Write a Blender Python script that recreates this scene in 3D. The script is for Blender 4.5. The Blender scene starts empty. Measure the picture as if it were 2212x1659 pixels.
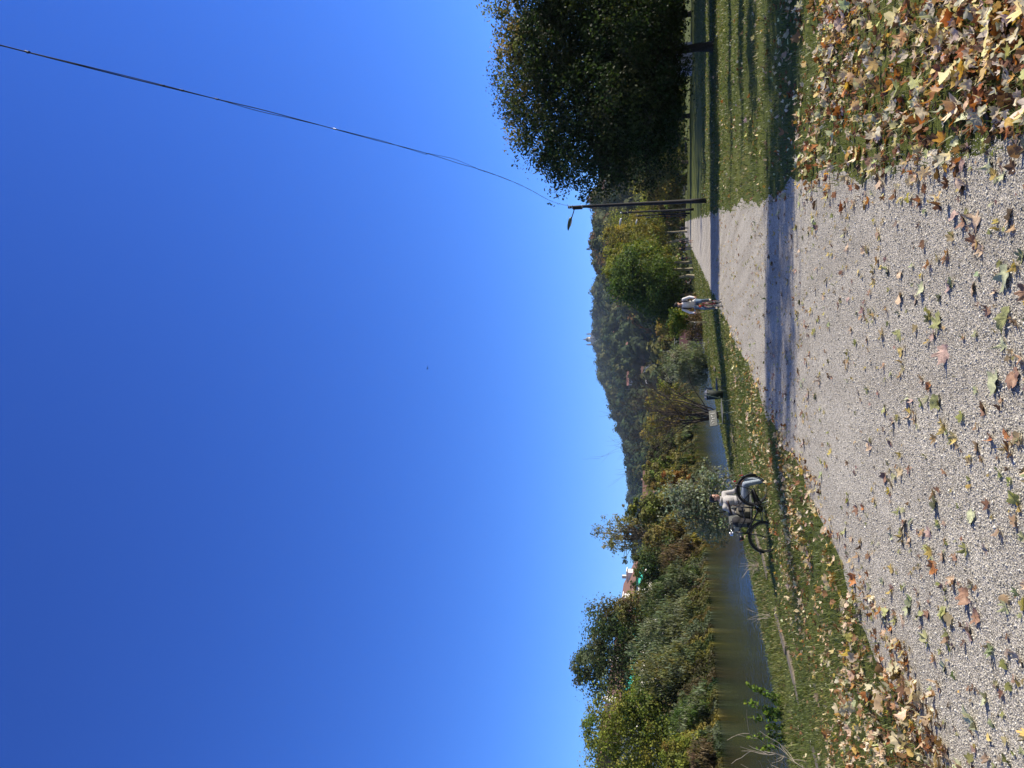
import bpy, bmesh, math, random
import numpy as np
from mathutils import Vector, Matrix

R = math.radians
random.seed(11)
rng = np.random.default_rng(11)
scene = bpy.context.scene
COL = scene.collection

# ------------------------------------------------------------------ camera geometry (portrait phone photo lying on its side)
H = 1.65
FPX = 1661.0
PITCH = math.atan(362.0 / FPX)
CP, SP = math.cos(PITCH), math.sin(PITCH)
FWD = Vector((0, CP, SP)); UPV = Vector((0, -SP, CP)); RGT = Vector((1, 0, 0))
K = 0.204                                             # the path and the river run along (K, 1)


def ray(dx, dy):
    return FWD * FPX + RGT * (829.5 - dy) - UPV * (dx - 1106.0)


def at(dx, dy, Y):
    r = ray(dx, dy); t = Y / r.y
    return Vector((r.x * t, Y, H + r.z * t))


TS = [-4000, -60, -42, -38, -36.3, -33, -18, -14.3, -13, -11, -9.3, -7.5, -6.3, -5, -3.7, 4000]
TZ = [1.0, 1.0, .6, -.3, -1.3, -2.5, -2.5, -1.3, -.95, -.75, -.6, -.45, -.33, -.15, 0, 0]


def tz(s):
    return np.interp(s, TS, TZ)


def bump(x, y):
    s = x - K * y
    w = np.clip(np.maximum((-3.75 - s) / 1.5, (s - .5) / 1.5), 0, 1)
    w = w * np.clip((s + 13.5) / 2, 0, 1) * np.where(np.abs(x) < 80, 1, 0)
    dip = -.2 * np.exp(-((x + 3.44) / .5) ** 2 - ((y - 18.42) / .42) ** 2)          # hollow in the bank where the bicycle's front wheel stands
    return dip + w * (.035 * np.sin(1.3 * x + .5 * y) * np.sin(.9 * y - .4 * x) + .02 * np.sin(3.1 * x + 1.7 * y))


def gz(x, y):
    return float(tz(x - K * y) + bump(np.float64(x), np.float64(y)))


def ground_at(dx, dy):
    r = ray(dx, dy); z = 0.0
    for _ in range(30):
        t = (z - H) / r.z
        z = .5 * z + .5 * gz(r.x * t, r.y * t)
    t = (z - H) / r.z
    return Vector((r.x * t, r.y * t, z))


def sy(s, Y):
    x = s + K * Y
    return Vector((x, Y, gz(x, Y)))


def y_for(s, dy):
    a = (829.5 - dy) / FPX * CP
    return s / (a - K)


# ------------------------------------------------------------------ materials
def mat_new(name):
    m = bpy.data.materials.new(name); m.use_nodes = True
    nt = m.node_tree
    return m, nt, nt.nodes, nt.links, nt.nodes['Principled BSDF']


def pmat(name, col, rough=.6, metal=0.0, var=.18, scale=14.0, bumpv=.15, spec=.4):
    m, nt, N, L, b = mat_new(name)
    b.inputs['Roughness'].default_value = rough
    b.inputs['Metallic'].default_value = metal
    b.inputs['Specular IOR Level'].default_value = spec
    tc = N.new('ShaderNodeTexCoord'); nz = N.new('ShaderNodeTexNoise')
    nz.inputs['Scale'].default_value = scale; nz.inputs['Detail'].default_value = 6
    L.new(tc.outputs['Object'], nz.inputs['Vector'])
    cr = N.new('ShaderNodeValToRGB')
    c0 = [max(0, c * (1 - var)) for c in col]; c1 = [min(1, c * (1 + var)) for c in col]
    cr.color_ramp.elements[0].color = (*c0, 1); cr.color_ramp.elements[0].position = .3
    cr.color_ramp.elements[1].color = (*c1, 1); cr.color_ramp.elements[1].position = .7
    L.new(nz.outputs['Fac'], cr.inputs['Fac']); L.new(cr.outputs['Color'], b.inputs['Base Color'])
    if bumpv:
        bp = N.new('ShaderNodeBump'); bp.inputs['Strength'].default_value = bumpv; bp.inputs['Distance'].default_value = .01
        L.new(nz.outputs['Fac'], bp.inputs['Height']); L.new(bp.outputs['Normal'], b.inputs['Normal'])
    return m


def tint_mat(name, rough=.55, trans=.3, boost=1.25, spec=.3):
    """foliage: each leaf carries its own colour in the face attribute 'tint'"""
    m, nt, N, L, b = mat_new(name)
    a = N.new('ShaderNodeAttribute'); a.attribute_name = 'tint'
    b.inputs['Roughness'].default_value = rough; b.inputs['Specular IOR Level'].default_value = spec
    L.new(a.outputs['Color'], b.inputs['Base Color'])
    if trans > 0:
        t = N.new('ShaderNodeBsdfTranslucent'); mx = N.new('ShaderNodeMixShader'); mx.inputs['Fac'].default_value = trans
        mu = N.new('ShaderNodeMix'); mu.data_type = 'RGBA'; mu.blend_type = 'MULTIPLY'; mu.inputs[0].default_value = 1
        L.new(a.outputs['Color'], mu.inputs[6]); mu.inputs[7].default_value = (boost * 1.1, boost * 1.1, boost * .6, 1)
        L.new(mu.outputs[2], t.inputs['Color'])
        L.new(b.outputs[0], mx.inputs[1]); L.new(t.outputs[0], mx.inputs[2])
        L.new(mx.outputs[0], N['Material Output'].inputs['Surface'])
    return m


M = {}
M['leaf'] = tint_mat('foliage', .6, .34, 1.3, spec=.15)
M['hill_leaf'] = tint_mat('distant_foliage', .8, .12, spec=.1)
M['litter'] = tint_mat('dry_leaves', .6, .4, 1.15, .2)
M['blade'] = tint_mat('grass_blades', .5, .3, 1.2)
M['stone'] = tint_mat('gravel_stones', .85, 0, spec=.2)
M['bark_dark'] = pmat('dark_bark', (.035, .028, .022), .9, var=.4, scale=9, bumpv=.8)
M['bark'] = pmat('grey_bark', (.16, .13, .09), .85, var=.35, scale=6, bumpv=.6)
M['bark_pale'] = pmat('pale_plane_bark', (.27, .24, .16), .8, var=.35, scale=3, bumpv=.4)
M['twig'] = pmat('bare_twigs', (.05, .04, .033), .85, var=.3)
M['dry_twig'] = pmat('dry_twigs', (.3, .26, .2), .85, var=.3)
M['post'] = pmat('painted_post', (.022, .022, .024), .7, 0, var=.15, scale=5, spec=.15)
M['post_pale'] = pmat('pale_lamp_shell', (.55, .57, .58), .35, .1, var=.05)
M['lamp_green'] = pmat('green_lamp_shell', (.035, .06, .035), .4, .1, var=.2)
M['cable'] = pmat('black_cable', (.02, .02, .022), .6, var=.1, bumpv=0)
M['bench_metal'] = pmat('green_bench_tube', (.075, .105, .085), .45, .3, var=.2)
M['bench_slat'] = pmat('weathered_slats', (.07, .075, .068), .75, var=.35, scale=22)
M['scribble'] = pmat('white_scribble', (.75, .75, .73), .6, var=.05, bumpv=0)
M['bin'] = pmat('dark_green_bin', (.01, .018, .015), .75, var=.3)
M['bag_plastic'] = pmat('silver_plastic_bag', (.16, .165, .17), .3, .1, var=.7, bumpv=.6)
M['black'] = pmat('black_paint', (.014, .014, .015), .35, .1, var=.2, bumpv=.05)
M['rubber'] = pmat('tyre_rubber', (.02, .02, .02), .85, var=.2)
M['steel'] = pmat('dull_steel_rim', (.1, .1, .105), .45, .6, var=.1, bumpv=0)
M['chrome'] = pmat('chrome', (.6, .6, .6), .2, 1.0, var=.05, bumpv=0)
M['red_plastic'] = pmat('red_plastic', (.5, .015, .02), .25, var=.1, bumpv=0)
M['orange_plastic'] = pmat('orange_plastic', (.8, .12, .04), .3, var=.1, bumpv=0)
M['red_paint'] = pmat('red_paint', (.1, .012, .014), .35, var=.15, bumpv=.05)
M['leather'] = pmat('brown_saddle', (.05, .028, .018), .5, var=.2)
M['skin'] = pmat('skin', (.48, .27, .19), .5, var=.08, scale=30, bumpv=.05)
M['hair'] = pmat('dark_hair', (.014, .011, .01), .55, var=.4, scale=60, bumpv=.6)
M['lips'] = pmat('lips', (.3, .1, .09), .5, var=.05, bumpv=0)
M['eye'] = pmat('dark_eye', (.02, .015, .012), .2, var=.05, bumpv=0)
M['knit'] = pmat('pale_sweatshirt', (.37, .355, .34), .85, var=.1, scale=25, bumpv=.3)
M['white_cloth'] = pmat('white_cloth', (.58, .57, .56), .85, var=.05, scale=18, bumpv=.3)
M['jeans_pale'] = pmat('pale_jeans', (.27, .32, .37), .85, var=.2, scale=25, bumpv=.3)
M['jeans'] = pmat('blue_jeans', (.09, .14, .2), .85, var=.3, scale=18, bumpv=.3)
M['navy'] = pmat('navy_cloth', (.015, .02, .045), .85, var=.2)
M['black_cloth'] = pmat('black_cloth', (.015, .015, .017), .85, var=.2)
M['grey_cloth'] = pmat('grey_cloth', (.12, .12, .13), .85, var=.2)
M['olive_cloth'] = pmat('olive_canvas', (.11, .1, .07), .85, var=.2, bumpv=.4)
M['pale_leather'] = pmat('pale_trainers', (.55, .53, .42), .6, var=.1)
M['wall_cream'] = pmat('cream_plaster', (.55, .52, .45), .85, var=.08, scale=.6)
M['wall_pink'] = pmat('pink_plaster', (.5, .33, .26), .85, var=.08, scale=.6)
M['wall_white'] = pmat('white_plaster', (.74, .73, .7), .85, var=.06, scale=.6)
M['wall_shade'] = pmat('grey_plaster', (.36, .36, .37), .85, var=.08, scale=.6)
M['roof_brown'] = pmat('brown_roof_tiles', (.16, .085, .06), .85, var=.25, scale=3)
M['roof_red'] = pmat('red_roof_tiles', (.24, .115, .085), .85, var=.25, scale=2)
M['glass'] = pmat('window_glass', (.03, .04, .05), .1, var=.2, bumpv=0, spec=.8)
M['awning'] = pmat('green_awning', (.03, .34, .26), .8, var=.12, bumpv=0)
M['verdigris'] = pmat('verdigris_dome', (.13, .15, .15), .7, var=.2, scale=.2)
M['bridge'] = pmat('pale_bridge_paint', (.42, .45, .47), .6, var=.15, scale=1)
M['kerb'] = pmat('weathered_kerb_stone', (.12, .1, .07), .9, var=.3, scale=7, bumpv=.8)
M['bird'] = pmat('dark_feathers', (.03, .03, .03), .8, var=.2)


# ------------------------------------------------------------------ objects
def tag(o, label=None, cat=None, group=None, kind=None):
    if label: o['label'] = label
    if cat: o['category'] = cat
    if group: o['group'] = group
    if kind: o['kind'] = kind
    return o


def thing(name, label, cat, loc=(0, 0, 0), rotz=0, group=None):
    o = bpy.data.objects.new(name, None); COL.objects.link(o)
    o.empty_display_size = .2
    o.location = loc; o.rotation_euler = (0, 0, rotz)
    return tag(o, label, cat, group)


def add_obj(name, me, parent=None):
    o = bpy.data.objects.new(name, me); COL.objects.link(o)
    if parent is not None: o.parent = parent
    return o


def dup(root, loc=None, rotz=None, label=None, group=None):
    r = root.copy(); COL.objects.link(r)
    if loc is not None: r.location = loc
    if rotz is not None: r.rotation_euler = (0, 0, rotz)
    if label: r['label'] = label
    if group: r['group'] = group
    for ch in list(root.children):
        c = ch.copy(); COL.objects.link(c); c.parent = r
        for g in list(ch.children):
            d = g.copy(); COL.objects.link(d); d.parent = c
    return r


def big_mesh(name, V, Fc, mat, tint=None, smooth=False):
    V = np.asarray(V, np.float32); Fc = np.asarray(Fc, np.int32)
    me = bpy.data.meshes.new(name)
    n, m, k = len(V), len(Fc), Fc.shape[1]
    me.vertices.add(n); me.vertices.foreach_set('co', V.ravel())
    me.loops.add(m * k); me.loops.foreach_set('vertex_index', Fc.ravel())
    me.polygons.add(m); me.polygons.foreach_set('loop_start', np.arange(m, dtype=np.int32) * k)
    if smooth: me.polygons.foreach_set('use_smooth', np.ones(m, bool))
    me.update(calc_edges=True)
    me.materials.append(mat)
    if tint is not None:
        t = np.ones((m, 4), np.float32); t[:, :3] = tint
        a = me.attributes.new('tint', 'FLOAT_COLOR', 'FACE'); a.data.foreach_set('color', t.ravel())
    return me


class MB:
    """collects shapes into one mesh"""
    def __init__(s): s.v = []; s.f = []; s.sm = []

    def add(s, vs, fs, smooth=False):
        o = len(s.v); s.v += [tuple(v) for v in vs]
        s.f += [tuple(i + o for i in f) for f in fs]; s.sm += [smooth] * len(fs)
        return s

    def box(s, c, d, rz=0, m=None, bev=0.0):
        bm = bmesh.new(); bmesh.ops.create_cube(bm, size=1)
        bmesh.ops.scale(bm, vec=d, verts=bm.verts)
        if bev: bmesh.ops.bevel(bm, geom=bm.edges[:], offset=bev, segments=2, affect='EDGES', profile=.5)
        if rz: bmesh.ops.rotate(bm, cent=(0, 0, 0), matrix=Matrix.Rotation(rz, 3, 'Z'), verts=bm.verts)
        if m is not None: bmesh.ops.transform(bm, matrix=m, verts=bm.verts)
        bmesh.ops.translate(bm, vec=c, verts=bm.verts)
        return s.bm(bm)

    def bm(s, bm, smooth=False):
        bm.verts.index_update()
        s.add([v.co[:] for v in bm.verts], [[v.index for v in f.verts] for f in bm.faces], smooth)
        bm.free(); return s

    def tube(s, pts, rad, n=8, caps=True):
        pts = [Vector(p) for p in pts]; k = len(pts)
        if not hasattr(rad, '__len__'): rad = [rad] * k
        vs = []; prev = None
        for i, p in enumerate(pts):
            t = (pts[min(i + 1, k - 1)] - pts[max(i - 1, 0)])
            t = t.normalized() if t.length > 1e-9 else Vector((0, 0, 1))
            if prev is None:
                u = t.orthogonal().normalized()
            else:
                u = prev - t * prev.dot(t)
                u = u.normalized() if u.length > 1e-6 else t.orthogonal().normalized()
            prev = u; w = t.cross(u)
            for j in range(n):
                a = 2 * math.pi * j / n
                vs.append(p + (u * math.cos(a) + w * math.sin(a)) * rad[i])
        fs = []
        for i in range(k - 1):
            for j in range(n):
                a, b = i * n + j, i * n + (j + 1) % n
                fs.append((a, b, b + n, a + n))
        if caps: fs += [tuple(range(n - 1, -1, -1)), tuple(range((k - 1) * n, k * n))]
        return s.add(vs, fs, True)

    def torus(s, c, R0, r, axis='Y', n=40, k=8, a0=0, a1=2 * math.pi, sq=1.0):
        full = abs(a1 - a0 - 2 * math.pi) < 1e-6
        cnt = n if full else n + 1
        vs = []
        for i in range(cnt):
            a = a0 + (a1 - a0) * i / n
            for j in range(k):
                b = 2 * math.pi * j / k
                q = R0 + r * math.cos(b); h = r * math.sin(b) * sq
                if axis == 'Y': v = (q * math.cos(a), h, q * math.sin(a))
                elif axis == 'X': v = (h, q * math.cos(a), q * math.sin(a))
                else: v = (q * math.cos(a), q * math.sin(a), h)
                vs.append((v[0] + c[0], v[1] + c[1], v[2] + c[2]))
        fs = []
        for i in range(n if full else n):
            i2 = (i + 1) % cnt
            for j in range(k):
                fs.append((i * k + j, i * k + (j + 1) % k, i2 * k + (j + 1) % k, i2 * k + j))
        return s.add(vs, fs, True)

    def ball(s, c, d, seg=14, rings=9, m=None):
        bm = bmesh.new(); bmesh.ops.create_uvsphere(bm, u_segments=seg, v_segments=rings, radius=1)
        bmesh.ops.scale(bm, vec=d, verts=bm.verts)
        if m is not None: bmesh.ops.transform(bm, matrix=m, verts=bm.verts)
        bmesh.ops.translate(bm, vec=c, verts=bm.verts)
        return s.bm(bm, True)

    def cone(s, c, r0, r1, h, n=16, smooth=True):
        vs = []
        for z, r in ((0, r0), (h, r1)):
            for j in range(n):
                a = 2 * math.pi * j / n
                vs.append((c[0] + r * math.cos(a), c[1] + r * math.sin(a), c[2] + z))
        fs = [(j, (j + 1) % n, n + (j + 1) % n, n + j) for j in range(n)]
        fs += [tuple(range(n - 1, -1, -1)), tuple(range(n, 2 * n))]
        return s.add(vs, fs, smooth)

    def prism(s, pts, y0, y1, axis='Y'):
        n = len(pts)
        if axis == 'Y': vs = [(p[0], y0, p[1]) for p in pts] + [(p[0], y1, p[1]) for p in pts]
        elif axis == 'X': vs = [(y0, p[0], p[1]) for p in pts] + [(y1, p[0], p[1]) for p in pts]
        else: vs = [(p[0], p[1], y0) for p in pts] + [(p[0], p[1], y1) for p in pts]
        fs = [(j, (j + 1) % n, n + (j + 1) % n, n + j) for j in range(n)]
        fs += [tuple(range(n - 1, -1, -1)), tuple(range(n, 2 * n))]
        return s.add(vs, fs)

    def build(s, name, mat, parent=None, xf=None):
        me = bpy.data.meshes.new(name)
        me.from_pydata(s.v, [], s.f)
        me.polygons.foreach_set('use_smooth', s.sm)
        if xf is not None: me.transform(xf)
        bm = bmesh.new(); bm.from_mesh(me); bmesh.ops.recalc_face_normals(bm, faces=bm.faces); bm.to_mesh(me); bm.free()
        me.materials.append(mat)
        return add_obj(name, me, parent)


# ------------------------------------------------------------------ numpy scatter helpers
def unit(v):
    return v / np.maximum(np.linalg.norm(v, axis=-1, keepdims=True), 1e-9)


def bases(nrm, g):
    """frames whose third axis is nrm, spun at random"""
    r = unit(g.normal(size=nrm.shape))
    u = unit(np.cross(nrm, r)); v = np.cross(nrm, u)
    return np.stack([u, v, nrm], axis=2)


def stamp(pv, pf, Bm, pos, scale):
    """copies of a small shape as one vertex and face array"""
    n = len(pos); k = len(pv)
    sc = np.asarray(scale)
    sc = sc[:, None, None] if sc.ndim == 1 else sc[:, None, :]
    V = np.einsum('nij,nkj->nki', Bm, pv[None] * sc) + pos[:, None, :]
    Fc = pf[None] + (np.arange(n) * k)[:, None, None]
    return V.reshape(-1, 3), Fc.reshape(-1, pf.shape[1])


LEAFQ = np.array([(0, -.5, 0), (.36, -.02, .07), (0, .55, -.03), (-.36, -.02, .07)], float)
LEAFF = np.array([(0, 1, 2, 3)])


def cards(pos, nrm, size, tint, g, name, mat, strand=False):
    Bm = bases(nrm, g)
    if strand:                                             # long narrow leaves hanging down
        v = unit(np.array([0, 0, -1.]) + g.normal(size=pos.shape) * .38)
        n = unit(nrm - v * (nrm * v).sum(1, keepdims=True)); Bm = np.stack([np.cross(v, n), v, n], 2)
        size = np.stack([size * .55, size * 1.7, size], 1)
    V, Fc = stamp(LEAFQ, LEAFF, Bm, pos, size)
    return big_mesh(name, V, Fc, mat, tint)


def pick(pal, n, g, jit=.22):
    pal = np.asarray(pal, float)
    c = pal[g.integers(0, len(pal), n)]
    return np.clip(c * (1 + g.normal(0, jit, (n, 1))) * (1 + g.normal(0, .06, (n, 3))), .003, .9)


def crown_points(ells, n, g, per=36, clump=.16, shell=2.2, rough=.2):
    """leaf positions gathered in clumps through uneven ellipsoids -> pos, outward, clump index"""
    ells = np.asarray(ells, float)
    w = np.prod(ells[:, 3:], axis=1) ** (2 / 3); w /= w.sum()
    nc = max(8, n // per)
    e = g.choice(len(ells), nc, p=w)
    d = unit(g.normal(size=(nc, 3)))
    ph = g.uniform(0, 6, (len(ells), 4))
    lump = 1 + rough * (np.sin(3.1 * d[:, 0] + 2 * d[:, 2] + ph[e, 0]) * .6 + np.sin(5.3 * d[:, 1] - 3 * d[:, 2] + ph[e, 1]) * .5 + np.sin(7 * d[:, 2] + 4 * d[:, 0] + ph[e, 2]) * .4)
    rad = g.uniform(.12, 1, nc) ** (1 / shell) * lump
    C = ells[e, :3] + d * rad[:, None] * ells[e, 3:]
    ci = np.repeat(np.arange(nc), per)[:n]
    m = len(ci)
    sz = ells[e, 3:].mean(1) * clump * g.uniform(.6, 1.5, nc)
    off = np.clip(g.normal(size=(m, 3)), -1.7, 1.7) * sz[ci][:, None] * np.array([1, 1, .75])
    pos = C[ci] + off
    out = unit(d[ci] * .7 + unit(off) * .8)
    return pos, out, ci, C


def crown(name, parent, ells, n, size, pal, g, per=36, clump=.16, shell=2.2, rough=.2, mat=None, zmin=None, jit=.2, up=.25, pal_top=None, coh=.5, strand=False):
    pos, out, ci, C = crown_points(ells, n, g, per, clump, shell, rough)
    base = pick(pal, len(C), g, .15)[ci]
    if pal_top is not None:                                # leaves at the tips of the top have turned
        zt = (C[:, 2] - C[:, 2].min()) / np.ptp(C[:, 2])
        turned = g.random(len(C)) < np.clip((zt - .72) * 3, 0, .9)
        base = np.where(turned[ci][:, None], pick(pal_top, len(C), g, .2)[ci], base)
    tint = np.clip(base * (1 + g.normal(0, jit, (len(pos), 1))), .003, .9)
    nrm = unit(out * coh + g.normal(size=pos.shape) * .55 + np.array([0, 0, up]))
    s = size * g.uniform(.6, 1.4, len(pos))
    if zmin is not None:
        k = pos[:, 2] > zmin + .35 * (np.sin(1.9 * pos[:, 0] + 1) + np.sin(1.3 * pos[:, 1]) * .6 + np.sin(4.7 * pos[:, 0] + 2 * pos[:, 1]) * .6 + 1) * min(1, max(zmin, 0)); pos, nrm, s, tint = pos[k], nrm[k], s[k], tint[k]
    me = cards(pos, nrm, s, tint, g, name, mat or M['leaf'], strand)
    return add_obj(name, me, parent), C


def limb(mb, a, b, r0, r1, g, n=5, wob=.06, sides=6):
    a, b = Vector(a), Vector(b); L = (b - a).length
    pts = []; rs = []
    for i in range(n + 1):
        t = i / n
        p = a.lerp(b, t)
        if 0 < i < n: p = p + Vector(g.normal(size=3)) * L * wob * .6
        p.z += L * .12 * math.sin(math.pi * t) * (-.5 if b.z > a.z else .3)
        pts.append(p); rs.append(r0 + (r1 - r0) * t)
    mb.tube(pts, rs, sides)
    return pts


def tree(name, label, loc, h, ells, trunk_r, n, size, pal, bark, seed, trunk_top=.75, limbs=14, group=None, cat='tree', per=36, clump=.16, shell=2.2, rough=.2, lean=(0, 0), trunks=1, spread=.3, zmin=.05, limb_r=.3, up=.25, pal_top=None, coh=.5, strand=False):
    """an ordinary leafy tree: trunk(s) with limbs, crown of clumped leaves; ells in metres from the base"""
    g = np.random.default_rng(seed)
    t = thing(name, label, cat, loc, 0, group)
    c, C = crown('crown', t, ells, n, size, pal, g, per, clump, shell, rough, zmin=zmin, up=up, pal_top=pal_top, coh=coh, strand=strand)
    mb = MB()
    for q in range(trunks):
        a = g.uniform(0, 6.28); d = spread if trunks > 1 else 0
        bx, by = math.cos(a) * d * .4, math.sin(a) * d * .4
        tx, ty = lean[0] + math.cos(a) * d * 2.4, lean[1] + math.sin(a) * d * 2.4
        top = Vector((tx, ty, h * trunk_top * g.uniform(.85, 1)))
        pts = [Vector((bx, by, -.15)), Vector((bx, by, .12))]; rs = [trunk_r * 1.7, trunk_r * 1.15]
        for i in range(1, 8):
            f = i / 7
            p = Vector((bx, by, 0)).lerp(top, f) + Vector((g.normal(), g.normal(), 0)) * trunk_r * .16
            pts.append(p); rs.append(trunk_r * (1.05 - .82 * f))
        mb.tube(pts, rs, 10)
        idx = g.choice(len(C), min(limbs, len(C)), replace=False)
        for i in idx:
            f = g.uniform(.3, .95); k = 1 + f * 7; k0 = min(int(k), 7)
            a0 = pts[k0 + 1 if k0 + 1 < len(pts) else -1]
            if C[i][2] < a0.z * .6: continue
            limb(mb, a0, C[i], trunk_r * limb_r * (1.2 - f * .6), trunk_r * .05 + .006, g, 5, .07, 5)
    mb.build('trunk', bark, t)
    return t


def bare_tree(name, label, loc, h, seed, spread=.5, stems=6, mat=None, r0=.05, depth=4, cat='tree', kids=3, part='trunk', low=.25):
    """many-stemmed leafless tree grown by splitting branches"""
    g = np.random.default_rng(seed); mb = MB()

    def grow(p, d, L, r, k):
        n = 4; pts = [p]; rs = [r]; q = Vector(p); dd = Vector(d)
        for i in range(n):
            dd = (dd + Vector(g.normal(size=3)) * .13 + Vector((0, 0, .05))).normalized()
            q = q + dd * L / n; pts.append(q.copy()); rs.append(r * (1 - .5 * (i + 1) / n))
        mb.tube(pts, rs, 5 if k < 2 else 4 if k < 3 else 3, False)
        if k >= depth: return
        for j in range(kids if k else kids + 1):
            i = int(g.integers(1, n + 1))
            nd = (dd + Vector(g.normal(size=3)) * .55).normalized()
            grow(pts[i], nd, L * g.uniform(.5, .8), max(rs[i] * .62, .0065), k + 1)
    for s in range(stems):
        a = 6.283 * s / stems + g.uniform(-.4, .4); sp = spread * g.uniform(.3, 1.2)
        d = Vector((math.cos(a) * sp, math.sin(a) * sp, 1)).normalized()
        grow(Vector((math.cos(a) * .08, math.sin(a) * .08, -.1)), d, h * g.uniform(.36, .5), r0 * g.uniform(.6, 1.2), 0)
    t = thing(name, label, cat, loc)
    mb.build(part, mat or M['twig'], t)
    return t

# ================================================================== light, sky, camera
SUN_EL, SUN_AZ = R(31), R(85.5)
sd = Vector((math.sin(SUN_AZ) * math.cos(SUN_EL), math.cos(SUN_AZ) * math.cos(SUN_EL), math.sin(SUN_EL)))
w = bpy.data.worlds.new('World'); scene.world = w; w.use_nodes = True
wn = w.node_tree.nodes; wl = w.node_tree.links
sky = wn.new('ShaderNodeTexSky'); sky.sky_type = 'NISHITA'; sky.sun_disc = False
sky.sun_elevation = SUN_EL; sky.sun_rotation = SUN_AZ
sky.altitude = 200; sky.air_density = 1.0; sky.dust_density = 0; sky.ozone_density = 4.0
bg = wn['Background']; bg.inputs['Strength'].default_value = .1
# the camera's deep autumn blue: each channel of the sky with its own contrast
sep = wn.new('ShaderNodeSeparateColor'); cmb = wn.new('ShaderNodeCombineColor'); wl.new(sky.outputs[0], sep.inputs[0])
for k, (pw_, mu_) in enumerate(((1.434, .205), (1.316, .375), (1.136, .885))):
    mn = wn.new('ShaderNodeMath'); mn.operation = 'MINIMUM'; mn.inputs[1].default_value = 10
    a1 = wn.new('ShaderNodeMath'); a1.operation = 'POWER'; a1.inputs[1].default_value = pw_
    a2 = wn.new('ShaderNodeMath'); a2.operation = 'MULTIPLY'; a2.inputs[1].default_value = mu_
    wl.new(sep.outputs[k], mn.inputs[0]); wl.new(mn.outputs[0], a1.inputs[0]); wl.new(a1.outputs[0], a2.inputs[0]); wl.new(a2.outputs[0], cmb.inputs[k])
# unseen pale sky added behind the viewer to make the fill light more neutral
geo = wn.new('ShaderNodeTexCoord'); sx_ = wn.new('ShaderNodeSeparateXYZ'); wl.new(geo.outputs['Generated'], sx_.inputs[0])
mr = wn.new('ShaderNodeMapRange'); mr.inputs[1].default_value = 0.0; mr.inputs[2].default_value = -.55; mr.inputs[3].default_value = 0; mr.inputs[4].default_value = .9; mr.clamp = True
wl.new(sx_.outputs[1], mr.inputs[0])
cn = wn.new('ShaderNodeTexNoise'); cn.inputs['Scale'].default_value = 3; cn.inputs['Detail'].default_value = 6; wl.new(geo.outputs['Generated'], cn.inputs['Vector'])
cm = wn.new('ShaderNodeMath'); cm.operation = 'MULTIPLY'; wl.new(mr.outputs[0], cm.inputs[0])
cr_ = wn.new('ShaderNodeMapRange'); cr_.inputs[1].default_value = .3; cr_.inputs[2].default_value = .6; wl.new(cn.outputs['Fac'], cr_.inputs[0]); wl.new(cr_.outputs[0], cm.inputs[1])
pale_fill = wn.new('ShaderNodeMix'); pale_fill.data_type = 'RGBA'; wl.new(cm.outputs[0], pale_fill.inputs[0]); wl.new(cmb.outputs[0], pale_fill.inputs[6]); pale_fill.inputs[7].default_value = (2.7, 2.75, 2.9, 1)
wl.new(pale_fill.outputs[2], bg.inputs['Color'])
sl = bpy.data.lights.new('sun', 'SUN'); sl.energy = 4.6; sl.angle = R(.5); sl.color = (1, .9, .76)
so = bpy.data.objects.new('sun', sl); COL.objects.link(so)
so.rotation_euler = (-sd).to_track_quat('-Z', 'Y').to_euler(); so.location = (60, 0, 60)

cam = bpy.data.cameras.new('camera'); co = bpy.data.objects.new('camera', cam); COL.objects.link(co)
cam.sensor_fit = 'HORIZONTAL'; cam.sensor_width = 36; cam.lens = 36 * FPX / 2212
cam.clip_start = .05; cam.clip_end = 12000
mx = Matrix.Identity(4)
for i, v in enumerate((-UPV, RGT, -FWD)):
    for j in range(3): mx[j][i] = v[j]
mx.translation = (0, 0, H)
co.matrix_world = mx
scene.camera = co
scene.view_settings.view_transform = 'Standard'; scene.view_settings.look = 'None'
scene.view_settings.exposure = 0.9; scene.view_settings.gamma = 1
scene.render.engine = 'CYCLES'
scene.cycles.max_bounces = 6; scene.cycles.diffuse_bounces = 2; scene.cycles.glossy_bounces = 3
scene.cycles.transmission_bounces = 3; scene.cycles.transparent_max_bounces = 4
scene.cycles.caustics_reflective = False; scene.cycles.caustics_refractive = False


# ================================================================== ground, path, water
def grid_mesh(name, ss, ys, zf, mat, smooth=True, jit=None):
    S, Y = np.meshgrid(np.asarray(ss, float), np.asarray(ys, float))
    if jit is not None: S = jit(S, Y)
    X = S + K * Y
    V = np.stack([X, Y, zf(S, X, Y)], 2).reshape(-1, 3)
    a, b = len(ys), len(ss)
    i = (np.arange(a - 1)[:, None] * b + np.arange(b - 1)[None]).ravel()
    Fc = np.stack([i, i + 1, i + 1 + b, i + b], 1)
    return add_obj(name, big_mesh(name, V, Fc, mat, smooth=smooth))


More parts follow.
